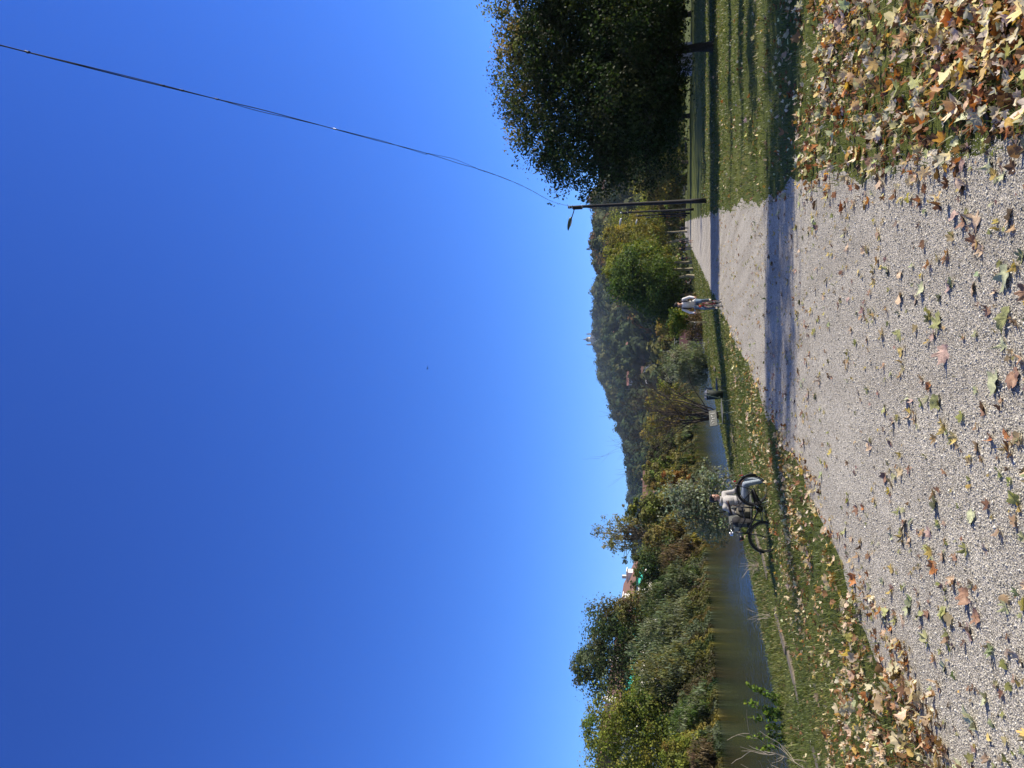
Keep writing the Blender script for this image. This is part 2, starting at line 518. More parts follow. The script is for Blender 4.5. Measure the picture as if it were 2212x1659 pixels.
def ground_mat():
    m, nt, N, L, b = mat_new('grass_ground')
    tc = N.new('ShaderNodeTexCoord')
    n1 = N.new('ShaderNodeTexNoise'); n1.inputs['Scale'].default_value = .55; n1.inputs['Detail'].default_value = 8
    n2 = N.new('ShaderNodeTexNoise'); n2.inputs['Scale'].default_value = 9; n2.inputs['Detail'].default_value = 8; n2.inputs['Roughness'].default_value = .7
    for n in (n1, n2): L.new(tc.outputs['Object'], n.inputs['Vector'])
    c1 = N.new('ShaderNodeValToRGB'); e = c1.color_ramp.elements
    e[0].position = .32; e[0].color = (.06, .085, .018, 1); e[1].position = .7; e[1].color = (.115, .135, .032, 1)
    L.new(n1.outputs['Fac'], c1.inputs['Fac'])
    c2 = N.new('ShaderNodeValToRGB'); e = c2.color_ramp.elements
    e[0].position = .35; e[0].color = (.55, .5, .42, 1); e[1].position = .68; e[1].color = (1.35, 1.3, 1.15, 1)
    L.new(n2.outputs['Fac'], c2.inputs['Fac'])
    mu = N.new('ShaderNodeMix'); mu.data_type = 'RGBA'; mu.blend_type = 'MULTIPLY'; mu.inputs[0].default_value = 1
    L.new(c1.outputs[0], mu.inputs[6]); L.new(c2.outputs[0], mu.inputs[7])
    L.new(mu.outputs[2], b.inputs['Base Color'])
    b.inputs['Roughness'].default_value = .9; b.inputs['Specular IOR Level'].default_value = .1
    bp = N.new('ShaderNodeBump'); bp.inputs['Strength'].default_value = .9; bp.inputs['Distance'].default_value = .05
    L.new(n2.outputs['Fac'], bp.inputs['Height']); L.new(bp.outputs['Normal'], b.inputs['Normal'])
    return m


def gravel_mat():
    m, nt, N, L, b = mat_new('fine_gravel')
    tc = N.new('ShaderNodeTexCoord')
    v = N.new('ShaderNodeTexVoronoi'); v.inputs['Scale'].default_value = 75
    v2 = N.new('ShaderNodeTexVoronoi'); v2.inputs['Scale'].default_value = 190
    n = N.new('ShaderNodeTexNoise'); n.inputs['Scale'].default_value = .8; n.inputs['Detail'].default_value = 9; n.inputs['Roughness'].default_value = .65
    n3 = N.new('ShaderNodeTexNoise'); n3.inputs['Scale'].default_value = 34; n3.inputs['Detail'].default_value = 5; n3.inputs['Roughness'].default_value = .75
    for q in (v, v2, n, n3): L.new(tc.outputs['Object'], q.inputs['Vector'])
    c = N.new('ShaderNodeValToRGB'); e = c.color_ramp.elements
    e[0].position = .1; e[0].color = (.235, .22, .18, 1); e[1].position = .92; e[1].color = (.6, .565, .475, 1)
    x = e.new(.5); x.color = (.435, .412, .342, 1)
    sx = N.new('ShaderNodeSeparateColor'); L.new(v.outputs['Color'], sx.inputs[0]); L.new(sx.outputs[0], c.inputs['Fac'])
    c2 = N.new('ShaderNodeValToRGB'); e = c2.color_ramp.elements
    e[0].position = .3; e[0].color = (.84, .83, .82, 1); e[1].position = .72; e[1].color = (1.1, 1.09, 1.07, 1)
    L.new(n.outputs['Fac'], c2.inputs['Fac'])
    c3 = N.new('ShaderNodeValToRGB'); e = c3.color_ramp.elements
    e[0].position = .36; e[0].color = (.62, .6, .58, 1); e[1].position = .6; e[1].color = (1.08, 1.08, 1.08, 1)
    L.new(n3.outputs['Fac'], c3.inputs['Fac'])
    m1 = N.new('ShaderNodeMix'); m1.data_type = 'RGBA'; m1.blend_type = 'MULTIPLY'; m1.inputs[0].default_value = 1
    L.new(c.outputs[0], m1.inputs[6]); L.new(c2.outputs[0], m1.inputs[7])
    m2 = N.new('ShaderNodeMix'); m2.data_type = 'RGBA'; m2.blend_type = 'MULTIPLY'; m2.inputs[0].default_value = .8
    L.new(m1.outputs[2], m2.inputs[6]); L.new(c3.outputs[0], m2.inputs[7])
    # worn lines along the path
    mp = N.new('ShaderNodeMapping'); mp.inputs['Rotation'].default_value = (0, 0, math.atan(K)); mp.inputs['Scale'].default_value = (2.4, .09, 1)
    n4 = N.new('ShaderNodeTexNoise'); n4.inputs['Scale'].default_value = 1.0; n4.inputs['Detail'].default_value = 4
    L.new(tc.outputs['Object'], mp.inputs[0]); L.new(mp.outputs[0], n4.inputs['Vector'])
    c4 = N.new('ShaderNodeValToRGB'); e = c4.color_ramp.elements
    e[0].position = .38; e[0].color = (.86, .85, .84, 1); e[1].position = .62; e[1].color = (1.06, 1.06, 1.06, 1)
    L.new(n4.outputs['Fac'], c4.inputs['Fac'])
    m3 = N.new('ShaderNodeMix'); m3.data_type = 'RGBA'; m3.blend_type = 'MULTIPLY'; m3.inputs[0].default_value = 1
    L.new(m2.outputs[2], m3.inputs[6]); L.new(c4.outputs[0], m3.inputs[7])
    L.new(m3.outputs[2], b.inputs['Base Color'])
    b.inputs['Roughness'].default_value = .95; b.inputs['Specular IOR Level'].default_value = .1
    ad = N.new('ShaderNodeMath'); ad.operation = 'ADD'
    L.new(v.outputs['Distance'], ad.inputs[0]); L.new(n3.outputs['Fac'], ad.inputs[1])
    bp = N.new('ShaderNodeBump'); bp.inputs['Strength'].default_value = .7; bp.inputs['Distance'].default_value = .012; bp.invert = True
    L.new(ad.outputs[0], bp.inputs['Height']); L.new(bp.outputs['Normal'], b.inputs['Normal'])
    return m


def water_mat():
    m, nt, N, L, b = mat_new('river_water')
    b.inputs['Base Color'].default_value = (.014, .02, .014, 1)
    b.inputs['Roughness'].default_value = .06; b.inputs['IOR'].default_value = 1.33
    b.inputs['Specular IOR Level'].default_value = .5
    tc = N.new('ShaderNodeTexCoord'); mp = N.new('ShaderNodeMapping')
    mp.inputs['Rotation'].default_value = (0, 0, R(12)); mp.inputs['Scale'].default_value = (1, .45, 1)
    L.new(tc.outputs['Object'], mp.inputs[0])
    n = N.new('ShaderNodeTexNoise'); n.inputs['Scale'].default_value = 4.5; n.inputs['Detail'].default_value = 5
    n2 = N.new('ShaderNodeTexNoise'); n2.inputs['Scale'].default_value = .35; n2.inputs['Detail'].default_value = 3
    L.new(mp.outputs[0], n.inputs['Vector']); L.new(mp.outputs[0], n2.inputs['Vector'])
    mm = N.new('ShaderNodeMath'); mm.operation = 'MULTIPLY_ADD'; mm.inputs[1].default_value = 1.2
    L.new(n2.outputs['Fac'], mm.inputs[0]); L.new(n.outputs['Fac'], mm.inputs[2])
    bp = N.new('ShaderNodeBump'); bp.inputs['Strength'].default_value = .8; bp.inputs['Distance'].default_value = .05
    L.new(mm.outputs[0], bp.inputs['Height']); L.new(bp.outputs['Normal'], b.inputs['Normal'])
    return m


ss = sorted(set([-4000, -1500, -600, -300, -150, -90, -60, -50, -45, -42, -40, -38.5, -38, -37.2, -36.3, -35, -33, -28, -22, -18, -16]
                + list(np.arange(-15.2, 14, .4).round(2)) + [-14.3, -3.7, .5, 16, 20, 26, 34, 45, 60, 80, 120, 200, 400, 900, 2000, 4000]))
ys = sorted(set([-150, -60, -25, -10, 0] + list(np.arange(1, 60, .5)) + list(np.arange(60, 140, 4.)) + [140, 160, 190, 230, 280, 340, 420, 520, 700, 1000, 1500, 2200, 3200, 4600]))
tag(grid_mesh('ground', ss, ys, lambda S, X, Y: tz(S) + bump(X, Y), ground_mat()), kind='structure')


def path_jit(S, Y):
    e = .07 * np.sin(2.3 * Y) + .03 * np.sin(5.1 * Y + 1) + .015 * np.sin(11.7 * Y + 2) + .12 * np.sin(.7 * Y)
    e2 = .06 * np.sin(2.0 * Y + 2) + .03 * np.sin(4.7 * Y) + .012 * np.sin(12.9 * Y) + .1 * np.sin(.6 * Y + 1)
    wl_ = np.clip((-2.6 - S) / 1.05, 0, 1); wr = np.clip((S + .6) / 1.05, 0, 1)
    near = np.clip((9 - Y) / 6, 0, 1) * .25
    return S + wl_ * e + wr * (e2 - near * 0)


tag(grid_mesh('path', [-3.65, -3.4, -3, -2.6, -1.6, -.6, -.1, .25, .45],
              sorted(set(list(np.arange(-14, 40, .12).round(3)) + list(np.arange(40, 120, .6).round(2)) + list(np.arange(120, 330, 6.)))),
              lambda S, X, Y: .004 + 0 * S , gravel_mat(), jit=path_jit), kind='structure')
tag(grid_mesh('river', [-40, -30, -22, -13], [-120, -20, 20, 60, 100, 160, 240, 400, 700],
              lambda S, X, Y: -1.2 + 0 * S, water_mat()), kind='structure')

# low stone kerb along the top of the river bank, half sunk in the grass
kb = MB()
prev = None; pts = []
yk = 6.0; g = np.random.default_rng(5)
while yk < 62:
    L = g.uniform(1.4, 2.2)
    p = sy(-9.3 + g.normal(0, .03), yk + L / 2)
    kb.box((p.x, p.y, p.z - (.06 if yk > 17 else .045) + g.normal(0, .02)), (.22 * g.uniform(.75, 1.2), L - g.uniform(.05, .3), .16), rz=-math.atan(K) + g.normal(0, .03), bev=.03)
    yk += L
tag(kb.build('stone_kerb', M['kerb']), 'low weathered stone kerb sunk in the grass along the river bank', 'kerb')

# ================================================================== grass blades, gravel stones, leaf litter
g = np.random.default_rng(21)


def in_view(x, y, pad=2.5):
    return np.abs(x) < .52 * y + pad


def sample_strip(n, s0, s1, y0, y1, pw=1.0):
    """points in a strip, denser towards the camera"""
    u = g.random(n)
    if pw == 1: y = y0 * (y1 / y0) ** u
    else:
        a = 1 - pw; y = (y0 ** a + u * (y1 ** a - y0 ** a)) ** (1 / a)
    s = g.uniform(s0, s1, n)
    return s, y, s + K * y


def patch(x, y, f=1.0):
    return np.clip(.5 + .28 * np.sin(f * (1.1 * x + .7 * y)) + .26 * np.sin(f * (2.3 * x - 1.9 * y) + 1) + .22 * np.sin(f * (4.1 * x + 3.3 * y) + 2), 0, 1)


def gzv(x, y): return tz(x - K * y) + bump(x, y)


BLADE = np.array([(-.5, 0, 0), (.5, 0, 0), (.35, .12, .55), (0, .35, 1), (-.3, .12, .55)], float)
BLADEF = np.array([(0, 1, 2), (0, 2, 4), (4, 2, 3)])
bx, by, bz_, bw, bh = [], [], [], [], []
for n, s0, s1, y0, y1, hmul in ((150000, -14.4, -3.55, 4.5, 60, 1.0), (120000, .3, 14, 3.6, 60, 1.0), (26000, 10, 45, 22, 90, 1.1), (26000, -16, -3.5, 45, 130, 1.0)):
    s, y, x = sample_strip(n, s0, s1, y0, y1, 1.35)
    # stray edge of the path keeps some gravel showing
    keep = in_view(x, y) & (patch(x, y, 2.2) > g.random(n) * .55)
    keep &= ~((s > -3.7) & (s < .62) & (g.random(n) < np.where((s > .3) | (s < -3.45), .45, .92)))
    s, y, x = s[keep], y[keep], x[keep]
    bx.append(x); by.append(y); bz_.append(gzv(x, y))
    lng = np.where((s < -10.5), 1.6, 1.0)
    bw.append(np.maximum(.006, .0009 * y) * g.uniform(.7, 1.6, len(x)))
    bh.append(np.clip(g.normal(.055, .02, len(x)), .02, .13) * hmul * lng * (1 + .004 * y))
bx = np.concatenate(bx); by = np.concatenate(by); bz_ = np.concatenate(bz_); bw = np.concatenate(bw); bh = np.concatenate(bh)
n = len(bx)
az = g.uniform(0, 6.283, n); lean_ = g.uniform(.0, .9, n)
Bm = np.zeros((n, 3, 3))
Bm[:, 0, 0] = np.cos(az); Bm[:, 1, 0] = np.sin(az)
Bm[:, 0, 1] = -np.sin(az); Bm[:, 1, 1] = np.cos(az)
Bm[:, 0, 2] = -np.sin(az) * lean_; Bm[:, 1, 2] = np.cos(az) * lean_; Bm[:, 2, 2] = 1
V, Fc = stamp(BLADE, BLADEF, Bm, np.stack([bx, by, bz_ - .005], 1), np.stack([bw, bh, bh], 1))
pt = patch(bx, by, .35)[:, None]
tint = (np.array([.07, .105, .02]) * (1 - pt) + np.array([.135, .15, .036]) * pt) * (1 + g.normal(0, .25, (n, 1)))
dry = g.random(n) < .05 + .3 * patch(bx + 3, by, .6) ** 3
tint[dry] = np.array([.26, .21, .1]) * g.uniform(.6, 1.2, (dry.sum(), 1))
tint = np.clip(tint, .008, .6)
tag(add_obj('grass', big_mesh('grass', V, Fc, M['blade'], np.repeat(tint, 3, 0))), kind='stuff')

# loose stones of the gravel
OCT = np.array([(1, 0, 0), (-1, 0, 0), (0, 1, 0), (0, -1, 0), (0, 0, .7), (0, 0, -.7)], float)
OCTF = np.array([(0, 2, 4), (2, 1, 4), (1, 3, 4), (3, 0, 4), (2, 0, 5), (1, 2, 5), (3, 1, 5), (0, 3, 5)])
n = 120000
s, y, x = sample_strip(n, -3.62, .5, 3.4, 20, 1.9)
k = in_view(x, y, 1.2) & (s > -3.3 + .1 * np.sin(2.3 * y) - .12 * g.random(n)) & (s < .3 + .15 * g.random(n)); x, y = x[k], y[k]; n = len(x)
sz = np.clip(g.lognormal(math.log(.0033), .42, n), .0015, .0105) * (1 + y * .03)
Bm = bases(unit(np.array([0, 0, 1.]) + g.normal(0, .35, (n, 3))), g)
sc = np.stack([sz * g.uniform(.7, 1.3, n), sz * g.uniform(.7, 1.3, n), sz * g.uniform(.6, 1.0, n)], 1)
V, Fc = stamp(OCT, OCTF, Bm, np.stack([x, y, .004 + sz * .25], 1), sc)
grey = np.clip(g.normal(.42, .15, (n, 1)), .1, .72) * np.array([1.0, .955, .815])
tag(add_obj('gravel', big_mesh('gravel', V, Fc, M['stone'], np.repeat(grey, 8, 0))), kind='stuff')

# ---- plane-tree leaves
HALF = [(0, 1.0), (.09, .80), (.19, .73), (.17, .58), (.16, .44), (.36, .53), (.63, .63), (.60, .46), (.51, .35), (.37, .21), (.52, .14), (.68, -.03), (.46, -.08), (.22, -.13), (.05, -.04)]
OUT = np.array(HALF + [(-a, b) for a, b in HALF[:0:-1]])
OUT = OUT - np.array([0, .3])


def leaf_proto(seed, lod):
    q = np.random.default_rng(seed)
    fill = q.uniform(0, .55); rad = np.linalg.norm(OUT, axis=1, keepdims=True)
    o = OUT * (1 - fill) + OUT / rad * np.array([.58, .66]) * fill      # from deeply lobed to nearly whole
    o = o * (1 + q.normal(0, .06, OUT.shape)) * np.array([q.uniform(.7, 1.1), 1])
    if seed % 4 == 1: o = np.where(o[:, :1] * (1 if seed % 8 == 1 else -1) > .18, o * np.array([.35, .8]), o)   # torn on one side
    m = len(o); c = np.array([[0, -.12]])
    if lod == 0:
        v2 = np.concatenate([c, c + (o - c) * .5, o])
        f = [(0, 1 + i, 1 + (i + 1) % m) for i in range(m)]
        for i in range(m):
            a, b = 1 + i, 1 + (i + 1) % m
            f += [(a, a + m, b), (b, a + m, b + m)]
    else:
        v2 = np.concatenate([c, o]); f = [(0, 1 + i, 1 + (i + 1) % m) for i in range(m)]
    x, y = v2[:, 0], v2[:, 1]
    cx, cy, tw = q.uniform(-.1, .85), q.uniform(-.35, .65), q.uniform(-.5, .5)
    th = q.uniform(0, 3.14); u = x * math.cos(th) + y * math.sin(th); t = -x * math.sin(th) + y * math.cos(th)
    z = cx * u * u + cy * t * t * .6 + tw * u * t + .05 * np.sin(9 * x + q.uniform(0, 6)) + .05 * np.sin(8 * y + q.uniform(0, 6)) + .10 * np.abs(x)
    roll = q.uniform(0, 1.5) ** 1.4                              # roll one side over
    k = np.clip(u - .1, 0, 9); ang = k * roll * 1.6
    uu = np.where(u > .1, .1 + np.sin(ang) / np.maximum(roll * 1.6, .05), u); z = z + np.where(u > .1, (1 - np.cos(ang)) / np.maximum(roll * 1.6, .05), 0)
    xx = uu * math.cos(th) - t * math.sin(th); yy = uu * math.sin(th) + t * math.cos(th)
    v = np.stack([xx, yy, z - z.min() * .8], 1)
    if lod == 0:                                          # stalk
        i0 = len(v); q0 = np.array([[-.012, -.36, .02], [.012, -.36, .02], [.06, -.62, .05], [.1, -.82, .02], [.035, -.62, .05]]) + np.array([0, 0, -z.min() * .8])
        v = np.concatenate([v, q0]); f += [(i0, i0 + 1, i0 + 2), (i0, i0 + 2, i0 + 4), (i0 + 4, i0 + 2, i0 + 3)]
    return v, np.array(f)


P0 = [leaf_proto(100 + i, 0) for i in range(16)]
P1 = [leaf_proto(200 + i, 1) for i in range(16)]
PAL_R = [(.72, .63, .51), (.7, .59, .46), (.64, .54, .41), (.6, .48, .36), (.5, .39, .28), (.7, .62, .5), (.44, .31, .21), (.3, .18, .1), (.2, .1, .05), (.27, .1, .035), (.34, .13, .045), (.42, .43, .3), (.47, .44, .32), (.5, .3, .08)]
PAL_L = [(.7, .58, .42), (.7, .6, .45), (.62, .5, .35), (.56, .44, .3), (.5, .37, .24), (.66, .53, .36), (.3, .17, .09), (.34, .15, .05), (.5, .45, .3), (.55, .4, .12), (.22, .12, .06)]
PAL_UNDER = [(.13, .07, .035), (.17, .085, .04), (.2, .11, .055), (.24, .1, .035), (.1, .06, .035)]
PAL_P = {'tan': (.42, .31, .2), 'brown': (.24, .14, .085), 'olive green': (.25, .26, .1), 'pale green': (.36, .38, .22), 'yellow': (.5, .39, .13), 'rust orange': (.34, .14, .04), 'mauve brown': (.33, .23, .19)}


def litter(name, x, y, size, pal, protos, tilt, lift):
    n = len(x); Vs, Fs, Ts, off = [], [], [], 0
    who = g.integers(0, len(protos), n)
    tint = pick(pal, n, g, .2)
    z = gzv(x, y)
    for i, (pv, pf) in enumerate(protos):
        k = np.where(who == i)[0]
        if not len(k): continue
        nr = unit(np.array([0, 0, 1.]) + g.normal(0, 1, (len(k), 3)) * tilt[k][:, None])
        nr[:, 2] = np.abs(nr[:, 2])
        V, Fc = stamp(pv, pf, bases(nr, g), np.stack([x[k], y[k], z[k] + lift[k]], 1), size[k])
        Vs.append(V); Fs.append(Fc + off); off += len(V); Ts.append(np.repeat(tint[k], len(pf), 0))
    o = add_obj(name, big_mesh(name, np.concatenate(Vs), np.concatenate(Fs), M['litter'], np.concatenate(Ts)))
    return tag(o, kind='stuff')


def lit_pts(n, s0, s1, y0, y1, pw, dens):
    s, y, x = sample_strip(n, s0, s1, y0, y1, pw)
    k = in_view(x, y) & (g.random(n) < dens(s, x, y))
    return x[k], y[k]


sm = lambda a, lo, hi: np.clip((a - lo) / (hi - lo), 0, 1)
parts = [lit_pts(20500, -.6, 7.5, 3.3, 15, 1.45, lambda s, x, y: (.15 + .85 * patch(x, y, 1.4) ** 1.2) * sm(s, .05, .75) * sm(-s, -6.5, -3.2) * sm(-y, -14, -8)),
         lit_pts(7000, .3, 16, 7, 60, 1.3, lambda s, x, y: .16 + .5 * patch(x, y, .8) ** 2 * sm(-y, -30, -12))]
x = np.concatenate([p[0] for p in parts]); y = np.concatenate([p[1] for p in parts]); n = len(x)
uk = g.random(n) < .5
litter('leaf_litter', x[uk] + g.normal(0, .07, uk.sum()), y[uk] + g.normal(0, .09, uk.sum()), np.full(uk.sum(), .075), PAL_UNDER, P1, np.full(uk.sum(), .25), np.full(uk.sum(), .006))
near = y < 9
lift = g.uniform(.012, .075, n)
sz = np.clip(g.lognormal(math.log(.050), .4, n), .025, .13) * (1 + .004 * y)
for nm, kk, pr in (('leaf_litter', near, P0), ('leaf_litter', ~near, P1)):
    litter(nm, x[kk], y[kk], sz[kk], PAL_R, pr, np.full(kk.sum(), .62), lift[kk])
parts = [lit_pts(13500, -8.8, -3.2, 4.5, 36, 1.35, lambda s, x, y: (.06 + .94 * patch(x, y, 1.1) ** 1.3) * sm(s, -8.8, -6) * sm(-y, -34, -15) * np.where(s > -3.3, .4, 1)),
         lit_pts(3200, -13.5, -3.6, 4.5, 75, 1.4, lambda s, x, y: .10 + .45 * patch(x, y, .7) ** 2)]
x = np.concatenate([p[0] for p in parts]); y = np.concatenate([p[1] for p in parts]); n = len(x)
uk = g.random(n) < .35
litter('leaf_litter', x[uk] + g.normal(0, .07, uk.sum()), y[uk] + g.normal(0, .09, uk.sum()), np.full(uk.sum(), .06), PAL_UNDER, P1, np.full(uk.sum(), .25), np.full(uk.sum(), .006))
near = y < 9.5
lift = g.uniform(.012, .06, n)
sz = np.clip(g.lognormal(math.log(.047), .38, n), .025, .12) * (1 + .004 * y)
for nm, kk, pr in (('leaf_litter', near, P0), ('leaf_litter', ~near, P1)):
    litter(nm, x[kk], y[kk], sz[kk], PAL_L, pr, np.full(kk.sum(), .5), lift[kk])

# ---- leaves lying singly on the gravel: each one an object
leaf_mats = {k: pmat('leaf_' + k.replace(' ', '_'), c, .6, var=.28, scale=7, bumpv=.3) for k, c in PAL_P.items()}
leaf_mesh = {}
for k in PAL_P:
    for i, (pv, pf) in enumerate(P0):
        leaf_mesh[k, i] = big_mesh('fallen_leaf', pv, pf, leaf_mats[k])
taken = []


def lay_leaf(x, y, size, colour, i, label, group, flat=.18, rz=None):
    o = add_obj('fallen_leaf', leaf_mesh[colour, i])
    o.location = (x, y, gz(x, y) + .008)
    o.rotation_euler = (g.normal(0, flat), g.normal(0, flat), g.uniform(0, 6.28) if rz is None else rz)
    o.scale = (size,) * 3
    tag(o, label, 'leaf', group)
    taken.append((x, y))
    return o


# the ones that stand out in the photograph: (pixel x, pixel y of the 4032 px photo, length px, colour, label)
BIG = [
 (3970, 1093, 150, 'pale green', 'big pale leaf with its stalk up at the near edge of the gravel'),
 (3975, 1261, 140, 'olive green', 'big green leaf lying flat with its stalk towards the camera at the near edge'),
 (3957, 1355, 75, 'pale green', 'small pale leaf touching the big green leaf at the near edge of the path'),
 (3929, 1504, 130, 'pale green', 'pale green leaf standing on its points beside a brown crumpled leaf, near edge of path'),
 (4003, 1490, 110, 'brown', 'brown crumpled leaf beside the pale green leaf at the near edge of the path'),
 (3910, 1723, 125, 'rust orange', 'rust orange leaf with spiky lobes alone on the gravel near the camera'),
 (3760, 1723, 95, 'yellow', 'bright yellow cupped leaf on the gravel, paired with a flat yellow one'),
 (3723, 1677, 95, 'yellow', 'flat yellowish leaf next to the bright yellow cupped leaf on the gravel'),
 (3728, 1392, 110, 'mauve brown', 'mauve brown leaf raised on edge over a dark shadow in the middle of the gravel'),
 (3667, 1518, 65, 'rust orange', 'small orange brown leaf in the cluster at the middle of the path'),
 (3700, 1583, 90, 'olive green', 'green leaf hanging below the orange brown one in the middle cluster on the path'),
 (3700, 1266, 110, 'olive green', 'olive leaf lying lengthways on the gravel beside a crumpled pale one'),
 (3662, 1250, 50, 'pale green', 'crumpled pale leaf beside the olive leaf lying lengthways'),
 (3544, 1308, 95, 'olive green', 'olive tan leaf with a brown fold in the middle distance of the path'),
 (3553, 1173, 75, 'tan', 'crumpled tan leaf with a long shadow on the right half of the path'),
 (3635, 1140, 85, 'pale green', 'pale green leaf curled beside a brown one on the right half of the path'),
 (3742, 1126, 85, 'mauve brown', 'pinkish brown wrinkled leaf stuck to a dark green leaf on the gravel'),
 (3758, 1116, 80, 'olive green', 'dark green leaf stuck to the pinkish brown wrinkled leaf on the gravel'),
 (3499, 1065, 75, 'olive green', 'yellow green narrow curled leaf at the far right of the gravel'),
 (3420, 1532, 60, 'olive green', 'flat green leaf well up the path, left of a curled yellow one'),
 (3840, 1140, 60, 'tan', 'tan curled leaf lying between two pale leaves near the right of the path'),
 (3925, 1150, 80, 'tan', 'tan folded leaf just beyond the big pale leaf with its stalk up'),
 (3880, 1605, 90, 'brown', 'brown rolled leaf just right of the spiky rust orange leaf'),
 (3812, 2348, 110, 'brown', 'brown leaf rolled up high with one arm out, left half of the path'),
 (3854, 2427, 85, 'brown', 'brown dome shaped leaf touching the rolled brown leaf, left half of the path'),
 (3700, 2693, 85, 'tan', 'tan upright leaf casting a dark shadow on the left half of the path'),
 (3891, 2754, 70, 'pale green', 'pale green ribbed leaf just beyond the big pale leaf at the left of the path'),
 (3835, 2838, 150, 'pale green', 'biggest pale leaf with a dark midrib on the left of the path near the camera'),
 (3583, 2399, 75, 'pale green', 'pale green leaf beside a pinkish leaf near the left edge of the gravel'),
 (3560, 2440, 80, 'tan', 'pinkish tan leaf beside the pale green one near the left edge of the gravel'),
 (3725, 2628, 60, 'pale green', 'small pale leaf alone on the left half of the path'),
 (3812, 443, 120, 'pale green', 'large pale cream leaf fanned out on top of the litter at the right'),
 (3606, 373, 85, 'rust orange', 'orange leaf standing upright in the litter at the right'),
 (4012, 564, 80, 'tan', 'wrinkled tan leaf at the near right corner of the gravel'),
 (3905, 650, 95, 'pale green', 'pale green double leaf on the gravel below the litter at the right'),
 (3800, 650, 75, 'mauve brown', 'pinkish wrinkled leaf at the border of gravel and litter at the right'),
 (3715, 630, 70, 'pale green', 'narrow pale leaf at the border of gravel and litter at the right'),
 (3530, 680, 70, 'olive green', 'olive green star shaped leaf at the border of gravel and litter'),
]
for i, (px, py, L, colr, lab) in enumerate(BIG):
    p = ground_at(px / 1.82278, py / 1.82278)
    d = p.length
    lay_leaf(p.x, p.y, min(.16, max(.07, L / 3028 * math.hypot(p.y, H) * .56)), colr, i % 16, lab, None, .22)
cols = list(PAL_P); wts = np.array([.34, .14, .2, .14, .07, .05, .06])
GR = {'tan': 'tan', 'brown': 'brown', 'olive green': 'olive green', 'pale green': 'pale green', 'yellow': 'yellow', 'rust orange': 'rust orange', 'mauve brown': 'mauve brown'}
cnt = 0
while cnt < 300 - len(BIG):
    y = 3.7 * (19 / 3.7) ** g.random(); s = g.uniform(-3.75, .45); x = s + K * y
    if abs(x) > .5 * y + .4: continue
    if g.random() > .3 + .7 * float(patch(np.float64(x), np.float64(y), .9)): continue
    if any((x - a) ** 2 + (y - b) ** 2 < .012 for a, b in taken): continue
    c = cols[g.choice(len(cols), p=wts)]
    lay_leaf(x, y, float(np.clip(g.lognormal(math.log(.062), .35), .03, .115)), c, int(g.integers(0, 16)),
             'small ' + c + ' leaf lying singly among others on the open gravel path', c + ' leaves scattered on the gravel path', .25)
    cnt += 1

# the many smaller scraps of leaf on the gravel beyond those
s, y, x = sample_strip(2600, -3.6, .4, 3.6, 40, 1.15)
kk = in_view(x, y, 1) & (g.random(len(x)) < .2 + .8 * patch(x, y, .9)); x, y = x[kk], y[kk]
n = len(x)
litter('leaf_litter', x, y, np.clip(g.lognormal(math.log(.036), .4, n), .015, .08) * (1 + .012 * y), [PAL_P[k] for k in ('tan', 'tan', 'brown', 'olive green', 'pale green', 'mauve brown', 'yellow')], P1, np.full(n, .22), np.full(n, .012))

# ================================================================== trees
GRN = [(0.062, 0.106, 0.022), (0.088, 0.131, 0.027), (0.05, 0.088, 0.02)]
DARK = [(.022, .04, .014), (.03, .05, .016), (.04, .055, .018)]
DARKMIX = [(0.041, 0.069, 0.022), (0.055, 0.083, 0.025), (0.076, 0.096, 0.027), (0.069, 0.069, 0.025)]
LIME = [(0.156, 0.182, 0.029), (0.195, 0.208, 0.034), (0.13, 0.156, 0.029), (0.208, 0.182, 0.039)]
YGRN = [(0.131, 0.169, 0.028), (0.169, 0.2, 0.031), (0.1, 0.139, 0.024), (0.2, 0.193, 0.034)]
OLIVE = [(0.138, 0.143, 0.042), (0.17, 0.162, 0.049), (0.106, 0.116, 0.036), (0.194, 0.162, 0.049)]
GREYG = [(0.145, 0.174, 0.098), (0.184, 0.214, 0.121), (0.116, 0.145, 0.078)]
SILVER = [(0.172, 0.205, 0.139), (0.224, 0.257, 0.185), (0.132, 0.165, 0.106), (0.264, 0.29, 0.224)]
YOLIVE = [(0.258, 0.223, 0.052), (0.309, 0.25, 0.052), (0.189, 0.182, 0.045)]
ORNG = [(0.216, 0.12, 0.033), (0.186, 0.12, 0.033), (0.141, 0.112, 0.033), (0.246, 0.112, 0.033)]
BROWN = [(0.124, 0.096, 0.05), (0.139, 0.103, 0.053), (0.109, 0.092, 0.042)]
REDB = [(0.117, 0.082, 0.045), (0.108, 0.085, 0.042), (0.128, 0.09, 0.048)]

# the big dark round tree on the right lawn
base = ground_at(1542, 100)
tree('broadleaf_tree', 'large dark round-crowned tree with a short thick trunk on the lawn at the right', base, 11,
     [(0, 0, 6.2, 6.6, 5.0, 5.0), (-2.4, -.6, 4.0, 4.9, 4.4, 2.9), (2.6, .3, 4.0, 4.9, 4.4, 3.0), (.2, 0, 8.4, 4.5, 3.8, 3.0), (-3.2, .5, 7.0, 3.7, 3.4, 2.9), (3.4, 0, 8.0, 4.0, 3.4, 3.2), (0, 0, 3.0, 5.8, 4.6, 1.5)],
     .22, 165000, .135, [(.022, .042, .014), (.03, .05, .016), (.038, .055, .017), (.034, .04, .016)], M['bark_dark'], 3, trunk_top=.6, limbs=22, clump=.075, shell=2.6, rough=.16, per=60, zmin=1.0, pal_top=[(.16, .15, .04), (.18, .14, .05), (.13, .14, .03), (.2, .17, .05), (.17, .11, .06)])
g = np.random.default_rng(77)

